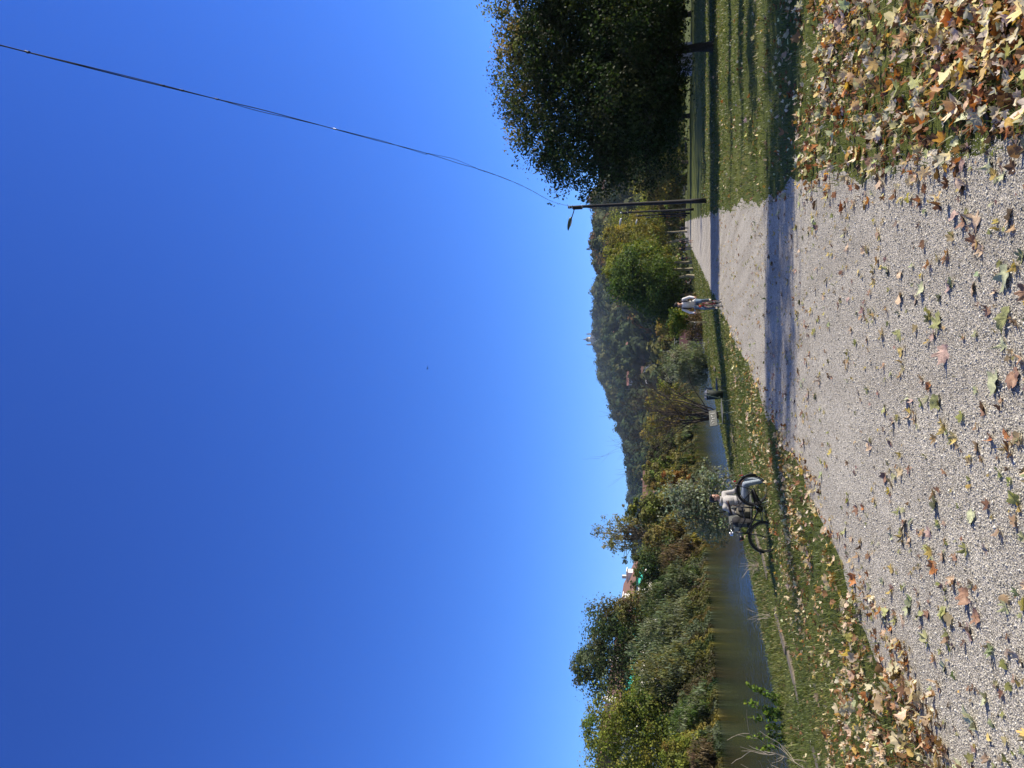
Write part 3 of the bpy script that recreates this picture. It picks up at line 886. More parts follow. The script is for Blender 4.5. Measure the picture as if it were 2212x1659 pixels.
# trees to the right of the frame whose shade falls across lawn and path
OFF = [
 ('plane_tree', 'tall slender plane tree on the right lawn casting the near band of shade', 24.5, 15.6, 16.4, [(0, .3, 12.6, 3.4, 1.5, 2.6), (-.6, .8, 14.4, 2.4, 1.2, 1.9), (.8, -.9, 10.8, 2.8, 1.3, 1.7), (-.2, -1.3, 13.4, 2.2, .9, 1.6)], 8500, .18),
 ('plane_tree', 'broad dark tree on the lawn to the right of the round one', 29.5, 41.5, 12, [(0, 0, 6.8, 5.2, 4.4, 4.8), (1, 0, 4.4, 4.6, 4.2, 2.6)], 16000, .28),
 ('plane_tree', 'tall dark tree farthest right on the lawn behind the round one', 43, 44, 15, [(0, 0, 8.5, 6, 4.4, 6)], 14000, .32),
]
OFF.append(('plane_tree', 'smaller plane tree on the right lawn nearest the leaf litter', 20.0, 13.4, 9.8, [(0, 0, 7.4, 2.6, 1.2, 1.7), (-.8, .2, 8.4, 1.8, 1.0, 1.2), (.6, -.3, 6.2, 2.2, 1.1, 1.2)], 8000, .17))
for nm, lab, x, y, h, ells, n, sz in OFF:
    tree(nm, lab, (x, y, gz(x, y)), h, ells, .2, n, sz, YGRN, M['bark'], int(x * 7), limbs=10, shell=1.9)
for i, (x, y, h) in enumerate(((18.5, 19.5, 8.4), (20.5, 22.8, 9.2), (23.0, 27.6, 10))):
    tree('columnar_tree', ('narrow upright young tree nearest the near plane tree', 'narrow upright young tree in the middle of three on the right lawn', 'narrow upright young tree nearest the round tree')[i],
         (x, y, gz(x, y)), h, [(0, 0, h * .55, .9, (1.1, .75, .4)[i], h * .42), (0, 0, h * .36, .9, (.9, .6, .4)[i], h * .3)], .09, 9500, .16, YGRN, M['bark'], 60 + i, limbs=8, group='narrow upright trees on the right lawn')
# dark row along the far side of the lawn
for i, (dy, Y, hw, top, lab) in enumerate((
        (250, 128, 8, 1300, 'dark broad tree directly behind the left half of the round tree'),
        (150, 122, 9, 1250, 'dark broad tree directly behind the trunk of the round tree'),
        (30, 116, 9, 1240, 'dark broad tree behind the round tree at the very edge of the picture'))):
    p = at(dx=1490, dy=dy, Y=Y); z = gz(p.x, Y); h = at(top, dy, Y).z
    tree('broadleaf_tree', lab, (p.x, Y, z), h, [(0, 0, h * .55, hw, hw * .8, h * .44), (2, 1, h * .35, hw * .9, hw * .7, h * .3)], .35, 9000, .5, DARKMIX, M['bark_dark'], 300 + i, limbs=8, group='dark trees across the lawn')
for i, (x, y, h, hw) in enumerate(((37, 56, 14, 6), (41, 64, 17, 6.5), (44.5, 73, 18, 6.5), (49, 83, 19, 6.5), (55, 94, 20, 7), (61, 107, 21, 7))):
    tree('broadleaf_tree', 'tall broad tree beyond the right edge of the lawn, shading the far grass', (x, y, 0), h, [(0, 0, h * .55, hw, hw * .75, h * .42), (-2, 1, h * .33, hw * .9, hw * .7, h * .27)], .35, 6000, .6, DARKMIX, M['bark_dark'], 340 + i, limbs=6, group='tall trees shading the far lawn')

# plane trees along the left of the path
PL = [(1491, 566, 124, 4.3, 1306, YGRN, 'olive plane tree by the path with a straight pale trunk, nearest the riders', (0, 0)),
      (1493, 581, 118, 4.0, 1312, YGRN, 'green plane tree second in the row along the path, pale lit trunk', (0, 0)),
      (1494, 597, 112, 4.6, 1318, GRN, 'darker green plane tree at the near end of the row, dark trunk', (0, 0)),
      (1484, 516, 150, 4.4, 1305, YOLIVE, 'yellowish plane tree with a leaning forked trunk beside the walkers', (-1.4, 0)),
      (1482, 500, 175, 5.4, 1312, YGRN, 'yellow green plane tree far along the path behind the walkers', (0, 0))]
for i, (dx, dy, Y, rad, top, pal, lab, ln) in enumerate(PL):
    p = at(dx, dy, Y); z = gz(p.x, Y); h = at(top, dy, Y).z - z
    tree('plane_tree', lab, (p.x, Y, z), h, [(0, 0, h * .64, rad, rad, h * .36), (-.5, 0, h * .43, rad * .9, rad * .9, h * .18), (.4, 0, h * .82, rad * .65, rad * .65, h * .18)],
         .24, 14000, .3, pal + ([(.16, .15, .03)] if i != 2 else []), M['bark_pale'], 400 + i, limbs=10, trunk_top=.6, clump=.13, rough=.25, per=70, shell=3, coh=.85, lean=ln, group='plane trees along the path')
p = at(1494, 628, 116); z = gz(p.x, 116)
tree('plane_tree', 'low dark green plane tree left of the row, in shade', (p.x - .5, 116, z), 9, [(0, 0, 6.2, 3.6, 3.6, 3.4), (-.6, 0, 4.2, 3.4, 3.4, 2.0)], .22, 8000, .32, GRN, M['bark'], 409, limbs=8, group='plane trees along the path')
p = at(1500, 640, 135)
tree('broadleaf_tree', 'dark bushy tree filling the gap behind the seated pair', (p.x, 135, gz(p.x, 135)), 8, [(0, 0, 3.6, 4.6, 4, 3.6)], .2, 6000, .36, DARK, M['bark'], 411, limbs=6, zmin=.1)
p = at(1500, 690, 150)
tree('yellow_tree', 'yellow orange tree glowing behind the small staked tree', (p.x, 150, gz(p.x, 150)), 8, [(0, 0, 4.8, 3.6, 3.2, 2.9), (.6, 0, 3, 3, 3, 2.4)], .15, 5500, .34, ORNG[:3] + YOLIVE, M['bark'], 413, limbs=6)

# small staked tree by the rider
base = ground_at(1527, 697)
st = tree('young_tree', 'small green young tree with a thin trunk tied to stakes beside the rider', base, 3.4,
          [(0, 0, 2.45, 1.15, 1.0, .85), (.3, 0, 2.0, .9, .8, .6)], .035, 2600, .15, GRN + YGRN, M['bark_pale'], 420, limbs=8)
mb = MB(); mb.tube([(.09, -.05, -.1), (.1, -.05, 1.75)], .032, 7); mb.build('stake', M['bark_pale'], st)
base = ground_at(1521, 674)
st = tree('young_tree', 'thin bare sapling with a single stem just right of the small staked tree', base, 2.2, [(0, 0, 1.9, .25, .25, .35)], .035, 60, .1, GRN, M['bark_pale'], 421, limbs=3)
# reddish bushes behind
p = at(1505, 705, 84); tree('bush', 'reddish brown dry bush behind the small staked tree', (p.x, 84, gz(p.x, 84)), 2, [(0, 0, .8, 1.9, 1.3, 1.3)], .03, 2800, .16, REDB, M['twig'], 430, limbs=6, zmin=.02, cat='bush')
p = at(1505, 668, 90); tree('bush', 'orange brown low bush glowing behind the rider', (p.x, 90, gz(p.x, 90)), 2, [(0, 0, .9, 1.6, 1.3, 1.2)], .03, 2600, .16, ORNG[1:3] + REDB, M['twig'], 431, limbs=6, zmin=.02, cat='bush')

# silvery willow on the bank
Y = 74; p = at(1530, 787, Y)
tree('willow', 'rounded silvery green willow on the near river bank', (p.x, Y, gz(p.x, Y)), 4.4, [(0, 0, 2.2, 2.15, 1.9, 1.75), (-.2, 0, 1.0, 2.0, 1.8, 1.0), (.25, 0, 3.2, 1.3, 1.2, 1.1)],
     .06, 12000, .15, SILVER + GREYG, M['bark'], 440, limbs=20, trunks=4, clump=.12, rough=.25, up=.1, strand=True)
# leafless many-stemmed tree
Y = 52; p = at(1556, 898, Y)
bare_tree('bare_tree', 'leafless many-stemmed tree fanning out on the bank behind the bench', (p.x, Y, gz(p.x, Y)), 8.5, 12, spread=.34, stems=10, r0=.07, depth=4, kids=3)
# willow sapling behind the seated person
Y = 33.5; p = at(1596, 1092, Y)
tree('willow', 'loose silvery willow sapling at the water behind the seated person', (p.x, Y, gz(p.x, Y)), 3.8,
     [(0, 0, 1.5, 1.5, 1.2, 1.5), (.2, 0, 2.6, 1.1, .9, 1.1), (-.9, 0, 1.0, .9, .8, .8), (1.0, .1, 1.2, .8, .8, .9)], .03, 4200, .11, SILVER, M['twig'], 450, limbs=30, trunks=5, clump=.16, shell=1.4, per=12, rough=.35, up=.1)

# green shoots on the bank at the left
Y = 20.2
sp = [at(1690, 1610, Y), at(1695, 1560, Y), at(1690, 1520, Y), at(1698, 1585, Y)]
mb = MB(); g = np.random.default_rng(8); lp = []; ln_ = []
b0 = sp[1]; o0 = Vector((b0.x, b0.y, gz(b0.x, b0.y)))
for i, (dx, dy) in enumerate(((1612, 1478), (1608, 1516), (1612, 1552), (1612, 1592), (1650, 1500), (1640, 1620), (1655, 1570), (1650, 1540))):
    tip = at(dx, dy, Y + g.uniform(-.3, .3)) - o0
    rt = Vector((tip.x * .7 + g.normal() * .1, g.normal() * .15, -.08 + gz(o0.x + tip.x * .7, o0.y) - o0.z))
    pts = limb(mb, rt, tip, .012, .004, g, 8, .03, 4)
    for k in range(70):
        f = g.uniform(.12, 1) ; j = min(int(f * 8), 7); q = pts[j].lerp(pts[j + 1], f * 8 - j)
        lp.append(np.array(q) + g.normal(size=3) * .045 * (1.6 - f)); ln_.append(f)
t = thing('leafy_shoots', 'clump of upright green leafy shoots on the bank at the left', 'shrub', o0)
lp = np.array(lp); nr = unit(g.normal(size=lp.shape) + np.array([0, -.2, .5]))
tn = pick([(.09, .15, .025), (.13, .19, .03), (.06, .1, .02)], len(lp), g)
tn = np.where((np.array(ln_) > .85)[:, None], tn * np.array([1.7, 1.6, 1.0]), tn)
add_obj('leaves', cards(lp, nr, g.uniform(.07, .14, len(lp)), tn, g, 'leaves', M['leaf']), t); mb.build('stem', M['twig'], t)
t = None
# bottom-left dry brush
Y = 15.0; p = at(1765, 1680, Y)
bare_tree('dry_brush', 'pale dry twiggy brush at the left edge of the bank', (p.x, Y, gz(p.x, Y)), 1.9, 33, spread=.8, stems=5, mat=M['dry_twig'], r0=.012, depth=2, cat='brush', part='stem')
# dry reeds at the water side
for i, (dx, dy, Y, lab) in enumerate(((1665, 1330, 24, 'thin leaning reed stalks at the water edge'), (1640, 1225, 18.5, 'tuft of long pale grass on the litter'))):
    p = ground_at(dx, dy); mb = MB(); g = np.random.default_rng(90 + i)
    for k in range(26 if i else 9):
        a = g.uniform(0, 6.28); L = g.uniform(.35, .8); d = Vector((math.cos(a) * g.uniform(.2, .9), math.sin(a) * g.uniform(.2, .9), 1)).normalized()
        q = Vector((g.normal() * .08, g.normal() * .08, -.02))
        mb.tube([q, q + d * L * .6, q + d * L + Vector((d.x * .2, d.y * .2, -.08))], [.007, .005, .001], 4, False)
    tag(mb.build('reed_tuft', M['dry_twig']), lab, 'reeds')
    bpy.data.objects['reed_tuft' if not i else 'reed_tuft.001'].location = p

# ---- far bank: (dy, s, width px, top dx, palette, bark, leaf count, label, kind)
FB = [
 (1600, -45, 200, 1252, YGRN + LIME[:2] + LIME[:1], 15000, 'tall lush yellow green tree at the left edge of the far bank', 'broadleaf_tree', 1),
 (1528, -42, 100, 1335, YGRN + GRN, 7000, 'rounded green tree in front of the gap beside the tall lush tree', 'broadleaf_tree', 1),
 (1645, -39, 110, 1425, LIME, 6000, 'bright lime yellow tree low at the left edge of the far bank', 'broadleaf_tree', 1),
 (1555, -38, 120, 1452, GREYG + GRN, 6500, 'grey green bush overhanging the water below the lush tree', 'bush', 0),
 (1650, -37.4, 90, 1490, BROWN, 5000, 'brown dry brush at the water at the left edge of the far bank', 'bush', 0),
 (1605, -37.6, 60, 1485, GREYG + LIME[:1], 3000, 'pale green bush leaning over the water beside the brown brush', 'bush', 0),
 (1420, -54, 190, 1240, DARKMIX + GREYG[2:], 13000, 'tallest dark grey green tree on the far bank in front of the green awnings', 'broadleaf_tree', 2),
 (1335, -50, 110, 1292, OLIVE + BROWN[:1], 3600, 'thin brownish tree with see-through crown beside the tallest dark tree', 'broadleaf_tree', 2),
 (1455, -39, 120, 1368, GREYG + OLIVE[:2], 8500, 'pale olive willow with feathery top on the far bank', 'willow', 0),
 (1375, -40, 130, 1372, GREYG + GREYG + OLIVE[2:3], 9500, 'grey green willow below the thin brownish tree', 'willow', 0),
 (1295, -39.5, 110, 1385, GREYG + DARKMIX, 8500, 'dull green willow in front of the apartment block roof', 'willow', 0),
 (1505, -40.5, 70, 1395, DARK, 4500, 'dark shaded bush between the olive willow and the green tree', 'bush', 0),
 (1225, -43, 110, 1372, DARKMIX, 8500, 'dense dark evergreen beside the apartment block', 'broadleaf_tree', 1),
 (1215, -38.6, 90, 1432, REDB + BROWN, 6000, 'reddish brown bush at the water below the dark evergreen', 'bush', 0),
 (1255, -38.2, 60, 1470, GRN + GREYG, 3500, 'green bush at the water between the brown bush and the willow', 'bush', 0),
 (1165, -41, 80, 1392, OLIVE + ORNG[2:3], 6000, 'olive brown tree under the sparse tall tree', 'broadleaf_tree', 1),
 (1160, -47, 116, 1283, [(.24, .22, .09), (.2, .19, .1), (.18, .18, .075)], 1700, 'sparse tall tree with bare limbs showing against the sky', 'broadleaf_tree', 3),
 (1105, -41, 80, 1362, YGRN + OLIVE + DARKMIX[:1], 6000, 'green tree with a rounded top just right of the sparse tall tree', 'broadleaf_tree', 1),
 (1125, -37.8, 70, 1440, YOLIVE + BROWN, 4500, 'yellow brown bush at the water below the rounded green tree', 'bush', 0),
 (1185, -37.6, 50, 1475, YOLIVE, 2500, 'low yellowish bush at the water beside the reddish brown bush', 'bush', 0),
 (1055, -38.5, 70, 1418, ORNG + YOLIVE, 5000, 'orange and yellow autumn tree on the far bank behind the seated person', 'broadleaf_tree', 1),
 (1030, -42, 80, 1390, YGRN + OLIVE, 5500, 'yellow green tree behind the orange autumn tree', 'broadleaf_tree', 1),
 (985, -41, 90, 1400, OLIVE + DARKMIX, 6500, 'olive tree right of the orange autumn tree', 'broadleaf_tree', 1),
 (925, -41, 100, 1394, YOLIVE + OLIVE, 7500, 'golden olive tree behind the leafless tree', 'broadleaf_tree', 1),
 (868, -42, 70, 1396, YOLIVE + YGRN[:1], 5500, 'rounded golden tree at the right of the leafless tree', 'broadleaf_tree', 1),
 (1010, -37.8, 60, 1462, DARKMIX + OLIVE, 3000, 'dark olive bush at the water below the olive tree', 'bush', 0),
 (900, -38, 70, 1455, OLIVE + YOLIVE, 3500, 'olive bush at the water below the golden olive tree', 'bush', 0),
 (955, -38, 60, 1460, GREYG + OLIVE, 3000, 'grey olive bush at the water behind the leafless tree', 'bush', 0),
]
for i, (dy, s, wpx, top, pal, n, lab, nm, kind) in enumerate(FB):
    Y = y_for(s, dy); x = s + K * Y; z = gz(x, Y)
    h = at(top, dy, Y).z - z; rad = wpx / FPX * Y * .5
    if kind == 0: el = [(0, 0, h * .48, rad, rad * .8, h * .48), (rad * .3, 0, h * .25, rad * .95, rad * .8, h * .3), (-rad * .3, .3, h * .3, rad * .9, rad * .8, h * .32)]
    elif kind == 1: el = [(0, 0, h * .62, rad, rad * .85, h * .38), (rad * .35, 0, h * .32, rad * .85, rad * .8, h * .3), (-rad * .35, 0, h * .35, rad * .85, rad * .8, h * .32), (0, 0, h * .84, rad * .55, rad * .5, h * .18)]
    elif kind == 2: el = [(0, 0, h * .66, rad, rad * .8, h * .33), (-rad * .3, 0, h * .84, rad * .55, rad * .5, h * .18), (rad * .4, 0, h * .45, rad * .7, rad * .7, h * .28)]
    else: el = [(0, 0, h * .8, rad * .8, rad * .7, h * .18), (rad * .5, 0, h * .66, rad * .5, rad * .5, h * .14), (-rad * .5, 0, h * .6, rad * .55, rad * .5, h * .14)]
    n = int(n * 1.7); lf = np.clip(Y * .0028, .15, .36) * (1.0 if kind != 3 else .8)
    tree(nm, lab, (x, Y, z), h, el, .10 + h * .012, n, lf, pal, M['bark'] if kind else M['twig'], 500 + i, limbs=26 if kind == 3 else 12 if kind else 14, trunks=1 if kind in (1, 2) else 3,
         cat='bush' if nm == 'bush' else 'tree', clump=.15 if kind in (1, 2) else .12, rough=.32, per=80 if kind in (1, 2) else 30, shell=3 if kind in (1, 2) else 2.2, coh=.9 if kind in (1, 2) else .5, strand=kind == 0 and nm in ('willow', 'bush'), trunk_top=.75, limb_r=.45 if kind == 3 else .3, zmin=-.6 if kind == 0 else .3)

# beyond the bend: trees in front of the hill
MID = [
 (745, 225, 52, 1420, OLIVE + BROWN, 'round olive brown tree beyond the footbridge'),
 (778, 250, 56, 1432, ORNG + OLIVE, 'low orange brown tree right of the silvery willow top'),
 (700, 215, 50, 1412, YOLIVE + ORNG[:1], 'yellow orange tree beyond the footbridge, right of the olive one'),
 (815, 235, 70, 1424, DARKMIX, 'dark green tree beyond the footbridge behind the silvery willow'),
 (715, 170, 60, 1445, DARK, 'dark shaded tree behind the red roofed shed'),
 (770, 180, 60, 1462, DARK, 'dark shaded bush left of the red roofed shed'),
 (648, 180, 60, 1420, OLIVE + GRN, 'olive green tree behind the head of the rider'),
 (398, 170, 84, 1372, YOLIVE + OLIVE, 'yellow olive tree behind the near lamp post'),
 (445, 200, 70, 1366, ORNG[1:] + OLIVE + YGRN, 'orange tinged tree between the lamp posts'),
 (350, 150, 96, 1330, DARKMIX + OLIVE[:1], 'dark green tree at the left flank of the big round tree'),
 (480, 240, 60, 1380, GRN + OLIVE, 'green tree at the far end of the path'),
 (540, 260, 80, 1385, YGRN + OLIVE, 'green tree behind the walkers at the end of the path'),
 (600, 230, 80, 1400, DARKMIX + YGRN, 'dark green tree behind the row of plane trees'),
 (300, 170, 90, 1330, DARKMIX, 'dark tree behind the left edge of the big round tree'),
]
for i, (dy, Y, wpx, top, pal, lab) in enumerate(MID):
    p = at(1480, dy, Y); z = gz(p.x, Y); h = at(top, dy, Y).z - z; rad = wpx / FPX * Y * .5
    tree('broadleaf_tree', lab, (p.x, Y, z), h, [(0, 0, h * .58, rad, rad * .85, h * .4), (rad * .35, 0, h * .3, rad * .9, rad * .8, h * .3), (-rad * .3, 0, h * .32, rad * .85, rad * .8, h * .3)],
         .1 + h * .012, 5200, np.clip(Y * .0031, .2, .7), pal, M['bark'], 700 + i, limbs=8, clump=.14, rough=.28, per=28)

# continuous low growth along the far bank and at the end of the meadow
g = np.random.default_rng(55)
n = 90000
s = -36.15 - np.abs(g.normal(0, 2.2, n)); y = 30 * (260 / 30) ** g.random(n); x = s + K * y
kk = np.abs(x) < .56 * y + 4; s, x, y = s[kk], x[kk], y[kk]
top = 1.0 + 2.2 * patch(x, y, .5) * sm(-s, 36.5, 40)
z = np.maximum(tz(s), -1.25) + g.random(len(s)) ** .7 * top * np.where(s > -36.9, .35, 1)
tn = pick(GREYG + OLIVE + DARKMIX + YOLIVE[:1] + BROWN[:1], 300, g, .1)[((y * 1.3).astype(int) + (s * .5).astype(int)) % 300] * (1 + g.normal(0, .2, (len(s), 1)))
nr = unit(g.normal(size=(len(s), 3)) * .7 + np.array([.5, -.5, .5]))
tag(add_obj('undergrowth', cards(np.stack([x, y, z], 1), nr, np.clip(y * .0034, .15, .6), np.clip(tn * .6, .004, .5), g, 'undergrowth', M['leaf'])), kind='stuff')
n = 26000
x = g.uniform(-30, 190, n); y = 250 + g.normal(0, 14, n) + .2 * np.abs(x - 60)
kk = ~((np.abs(x - K * y + 1.6) < 4)); x, y = x[kk], y[kk]
z = tz(x - K * y) + g.random(len(x)) ** .8 * (3 + 5 * patch(x, y, .11))
tn = pick(DARKMIX + OLIVE + GRN, 400, g, .12)[((x * .8).astype(int)) % 400] * (1 + g.normal(0, .2, (len(x), 1)))
tag(add_obj('undergrowth', cards(np.stack([x, y, z], 1), unit(g.normal(size=(len(x), 3)) + np.array([.3, -.5, .4])), g.uniform(.6, 1.3, len(x)), np.clip(tn, .004, .5), g, 'undergrowth', M['leaf'])), kind='stuff')

# ================================================================== hills with their woods
def hill(name, ridge, dys, D0, D1, rows, nz, crown_h, seed):
    gg = np.random.default_rng(seed)
    rd = np.array(ridge, float); o = np.argsort(rd[:, 0]); rd = rd[o]
    A = np.array(dys, float)
    top = np.interp(A, rd[:, 0], rd[:, 1])
    Z = np.zeros((rows + 4, len(A))); X = Z.copy(); Yy = Z.copy()
    for j, a in enumerate(A):
        r = ray(top[j], a); hr = Vector((r.x, r.y)).length
        zt = H + D1 * r.z / hr - crown_h
        for i in range(rows + 4):
            t = i / (rows - 1)
            D = D0 + (D1 - D0) * t
            f = min(t, 1) ** .82
            n_ = nz * (math.sin(a * .021 + t * 5 + seed) * .5 + math.sin(a * .047 - t * 7) * .35 + math.sin(a * .09 + t * 13 + 1) * .2) * math.sin(math.pi * min(t, 1)) * 1.0
            z = zt * f * (1 + n_)
            if t > 1: z = zt * (1 - (t - 1) * 2.2)
            X[i, j] = r.x / hr * D; Yy[i, j] = r.y / hr * D; Z[i, j] = z + .5
    return A, X, Yy, Z


def hill_build(name, A, X, Y, Z, mat):
    a, b = Z.shape
    V = np.stack([X, Y, Z], 2).reshape(-1, 3)
    i = (np.arange(a - 1)[:, None] * b + np.arange(b - 1)[None]).ravel()
    Fc = np.stack([i, i + 1, i + 1 + b, i + b], 1)
    return tag(add_obj(name, big_mesh(name, V, Fc, mat, smooth=True)), kind='structure')


def ico(seed):
    bm = bmesh.new(); bmesh.ops.create_icosphere(bm, subdivisions=1, radius=1)
    v = np.array([q.co[:] for q in bm.verts]); f = np.array([[q.index for q in p.verts] for p in bm.faces]); bm.free()
    return v, f


def wood(name, A, X, Y, Z, n, rlo, rhi, pal, ncard, csize, seed, holes=()):
    gg = np.random.default_rng(seed)
    a, b = Z.shape; a -= 3
    u = gg.random(n) * (b - 1.001)
    t = gg.random(n) ** .62 * (a - 1.001)
    edge = gg.random(n) < .07; t[edge] = (a - 1.001) * gg.uniform(.97, 1, edge.sum())
    i = t.astype(int); j = u.astype(int); fi = t - i; fj = u - j
    L = lambda Q: (Q[i, j] * (1 - fi) * (1 - fj) + Q[i + 1, j] * fi * (1 - fj) + Q[i, j + 1] * (1 - fi) * fj + Q[i + 1, j + 1] * fi * fj)
    P = np.stack([L(X), L(Y), L(Z)], 1)
    for hx, hy, hr in holes:
        P = P[(P[:, 0] - hx) ** 2 + (P[:, 1] - hy) ** 2 > hr ** 2]
    n = len(P)
    r = gg.uniform(rlo, rhi, n) * gg.choice([.7, 1, 1, 1.25], n)
    tall = gg.uniform(.8, 1.5, n)
    pal = np.asarray(pal)
    blk = (np.sin(P[:, 0] * .012 + 1) + np.sin(P[:, 1] * .01) + gg.normal(0, .9, n))
    base = pal[np.clip(((blk + 2.2) / 4.4 * len(pal)).astype(int), 0, len(pal) - 1)] * (1 + gg.normal(0, .18, (n, 1)))
    iv, if_ = ico(0)
    Bm = bases(np.tile(np.array([[0, 0, 1.]]), (n, 1)), gg)
    c = P + np.stack([0 * r, 0 * r, r * tall * .7], 1)
    V1, F1 = stamp(iv, if_, Bm, c, np.stack([r * .82, r * .82, r * tall * .82], 1))
    V1 = V1 + gg.normal(0, 1, V1.shape) * np.repeat(r, len(iv))[:, None] * .09
    T1 = np.repeat(base, len(if_), 0)
    # leaf masses over the crown
    d = unit(gg.normal(size=(n, ncard, 3)) + np.array([0, -.25, .35]))
    pos = (c[:, None] + d * np.stack([r, r, r * tall], 1)[:, None] * gg.uniform(.75, 1.08, (n, ncard, 1))).reshape(-1, 3)
    nr = unit(d.reshape(-1, 3) + gg.normal(size=(n * ncard, 3)) * .22)
    V2, F2 = stamp(LEAFQ, LEAFF, bases(nr, gg), pos, np.repeat(r, ncard) * csize * gg.uniform(.7, 1.3, n * ncard))
    T2 = np.repeat(base, ncard, 0) * (1 + gg.normal(0, .10, (n * ncard, 1)))
    F2t = np.concatenate([F2[:, [0, 1, 2]], F2[:, [0, 2, 3]]]); T2t = np.concatenate([T2, T2])
    V = np.concatenate([V1, V2]); Fc = np.concatenate([F1, F2t + len(V1)]); T = np.clip(np.concatenate([T1, T2t]), .004, .5)
    return tag(add_obj(name, big_mesh(name, V, Fc, M['hill_leaf'], T)), kind='stuff')


HILLP = [(.013, .03, .016), (.018, .037, .018), (.03, .05, .02), (.023, .043, .019), (.044, .062, .023), (.08, .086, .03), (.036, .054, .024)]
HILLR = [(.022, .042, .018), (.032, .054, .02), (.045, .062, .022), (.065, .078, .026), (.085, .085, .03), (.05, .06, .024), (.12, .07, .03), (.052, .066, .024)]
earth = pmat('hill_earth', (.03, .035, .016), .95, var=.3, scale=.02)
RIDGE_R = [(-900, 1330), (-300, 1330), (0, 1320), (200, 1310), (390, 1291), (415, 1280), (440, 1276), (470, 1276), (490, 1270), (520, 1266), (545, 1272), (560, 1274), (590, 1286), (612, 1300), (640, 1322), (680, 1362), (720, 1405), (780, 1452)]
RIDGE_L = [(480, 1302), (560, 1296), (605, 1292), (617, 1285), (650, 1284), (700, 1283), (735, 1283), (750, 1286), (770, 1286), (785, 1295), (820, 1301), (850, 1312), (900, 1331), (950, 1348), (1000, 1356), (1050, 1360), (1090, 1361), (1150, 1370), (1300, 1385), (1500, 1400), (1900, 1415)]
hr = hill('hill', RIDGE_R, np.arange(-800, 781, 20), 330, 900, 26, .12, 15, 2)
hill_build('hill', *hr, earth)
hl = hill('hill', RIDGE_L, np.arange(480, 1901, 20), 620, 2300, 34, .10, 21, 5)
hill_build('hill', *hl, earth)
HOUSES = []


def hill_pt(hh, dx, dy):
    """where the sight line meets the hillside"""
    A, X, Y, Z = hh; r = ray(dx, dy); rows = Z.shape[0]
    j = int(np.argmin(np.abs(A - dy)))
    best = None
    for i in range(rows * 10 - 40):
        f = i / 10; k = int(f); w_ = f - k
        x = X[k, j] * (1 - w_) + X[k + 1, j] * w_; y = Y[k, j] * (1 - w_) + Y[k + 1, j] * w_; z = Z[k, j] * (1 - w_) + Z[k + 1, j] * w_
        if H + r.z / r.y * y <= z + 1: return Vector((r.x / r.y * y, y, z))
    return Vector((x, y, z))

# ================================================================== buildings
def house(name, label, p, w, d, h, rh, wall, roof, rot=0, cols=3, rows=2, cat='house', hip=False, win=True, chimney=True):
    t = thing(name, label, cat, p, rot)
    mb = MB(); mb.box((0, 0, h / 2 - 1.5), (w, d, h + 3)); mb.build('wall', wall, t)
    ov = .06 * w
    if rh > 0:
        mb = MB()
        if hip:
            a = [(-w / 2 - ov, -d / 2 - ov, h), (w / 2 + ov, -d / 2 - ov, h), (w / 2 + ov, d / 2 + ov, h), (-w / 2 - ov, d / 2 + ov, h), (-w / 2 + d / 2, 0, h + rh), (w / 2 - d / 2, 0, h + rh)]
            mb.add(a, [(0, 1, 5, 4), (1, 2, 5), (2, 3, 4, 5), (3, 0, 4), (3, 2, 1, 0)])
        else:
            mb.prism([(-d / 2 - ov, h), (d / 2 + ov, h), (0, h + rh)], -w / 2 - ov, w / 2 + ov, 'X')
        rf = mb.build('roof', roof, t)
        if chimney:
            mb = MB(); mb.box((w * .22, d * .12, h + rh * .85), (w * .05, w * .05, rh * .9)); mb.build('chimney', wall, rf)
    if win:
        for i in range(cols):
            for j in range(rows):
                x = -w / 2 + (i + .5) * w / cols; z = (j + .55) * h / rows
                mb = MB(); mb.box((x, -d / 2 - .03, z), (w / cols * .42, .12, h / rows * .5)); mb.build('window', M['glass'], t)
    return t


HH = [
 (hl, 1368, 818, 1378, 36, 14, 'hillside_house', 'pale villa with pink tiled roof and rows of windows on the hillside', 'wall_cream', 'roof_red', 4, 3),
 (hl, 1366, 748, 1372, 38, 12, 'hillside_house', 'long pinkish house with red roof higher on the hillside', 'wall_shade', 'roof_red', 5, 2),
 (hl, 1338, 707, 1340, 26, 10, 'hillside_house', 'small white house high in the woods', 'wall_white', 'roof_red', 3, 1),
 (hl, 1399, 800, 1402, 20, 8, 'hillside_house', 'white low house below the villa with pink roof', 'wall_white', 'roof_brown', 3, 1),
 (hl, 1403, 816, 1410, 30, 9, 'hillside_house', 'long grey shed roofed building at the foot of the hill', 'wall_shade', 'pale', 4, 1),
 (hl, 1414, 842, 1416, 13, 7, 'hillside_house', 'bright white gabled cottage at the foot of the hill', 'wall_white', 'roof_brown', 1, 1),
 (hl, 1338, 752, 1342, 26, 12, 'hillside_house', 'grey villa half hidden by trees under the ridge', 'wall_shade', 'roof_brown', 3, 2),
]
holes = []
placed = []
for hh, dx, dy, dxb, w_, d_, nm, lab, wl_, rf_, c_, r_ in HH:
    p = hill_pt(hh, dxb, dy); placed.append(p); holes += [(p.x * (1 - .012 * k), p.y * (1 - .012 * k), 13) for k in range(4 if r_ < 3 else 6)]
for (hh, dx, dy, dxb, w_, d_, nm, lab, wl_, rf_, c_, r_), p in zip(HH, placed):
    sc = p.y / 1000 * .5
    house(nm, lab, p + Vector((0, 0, 3)), w_ * sc * .9, d_ * sc, (8 if r_ == 1 else 18 if r_ == 3 else 13) * sc, 6 * sc, M[wl_], M['roof_red'] if rf_ == 'roof_red' else M['wall_shade'] if rf_ == 'pale' else M['roof_brown'], rot=.12, cols=c_, rows=r_)
p = hill_pt(hr, 1329, 400)
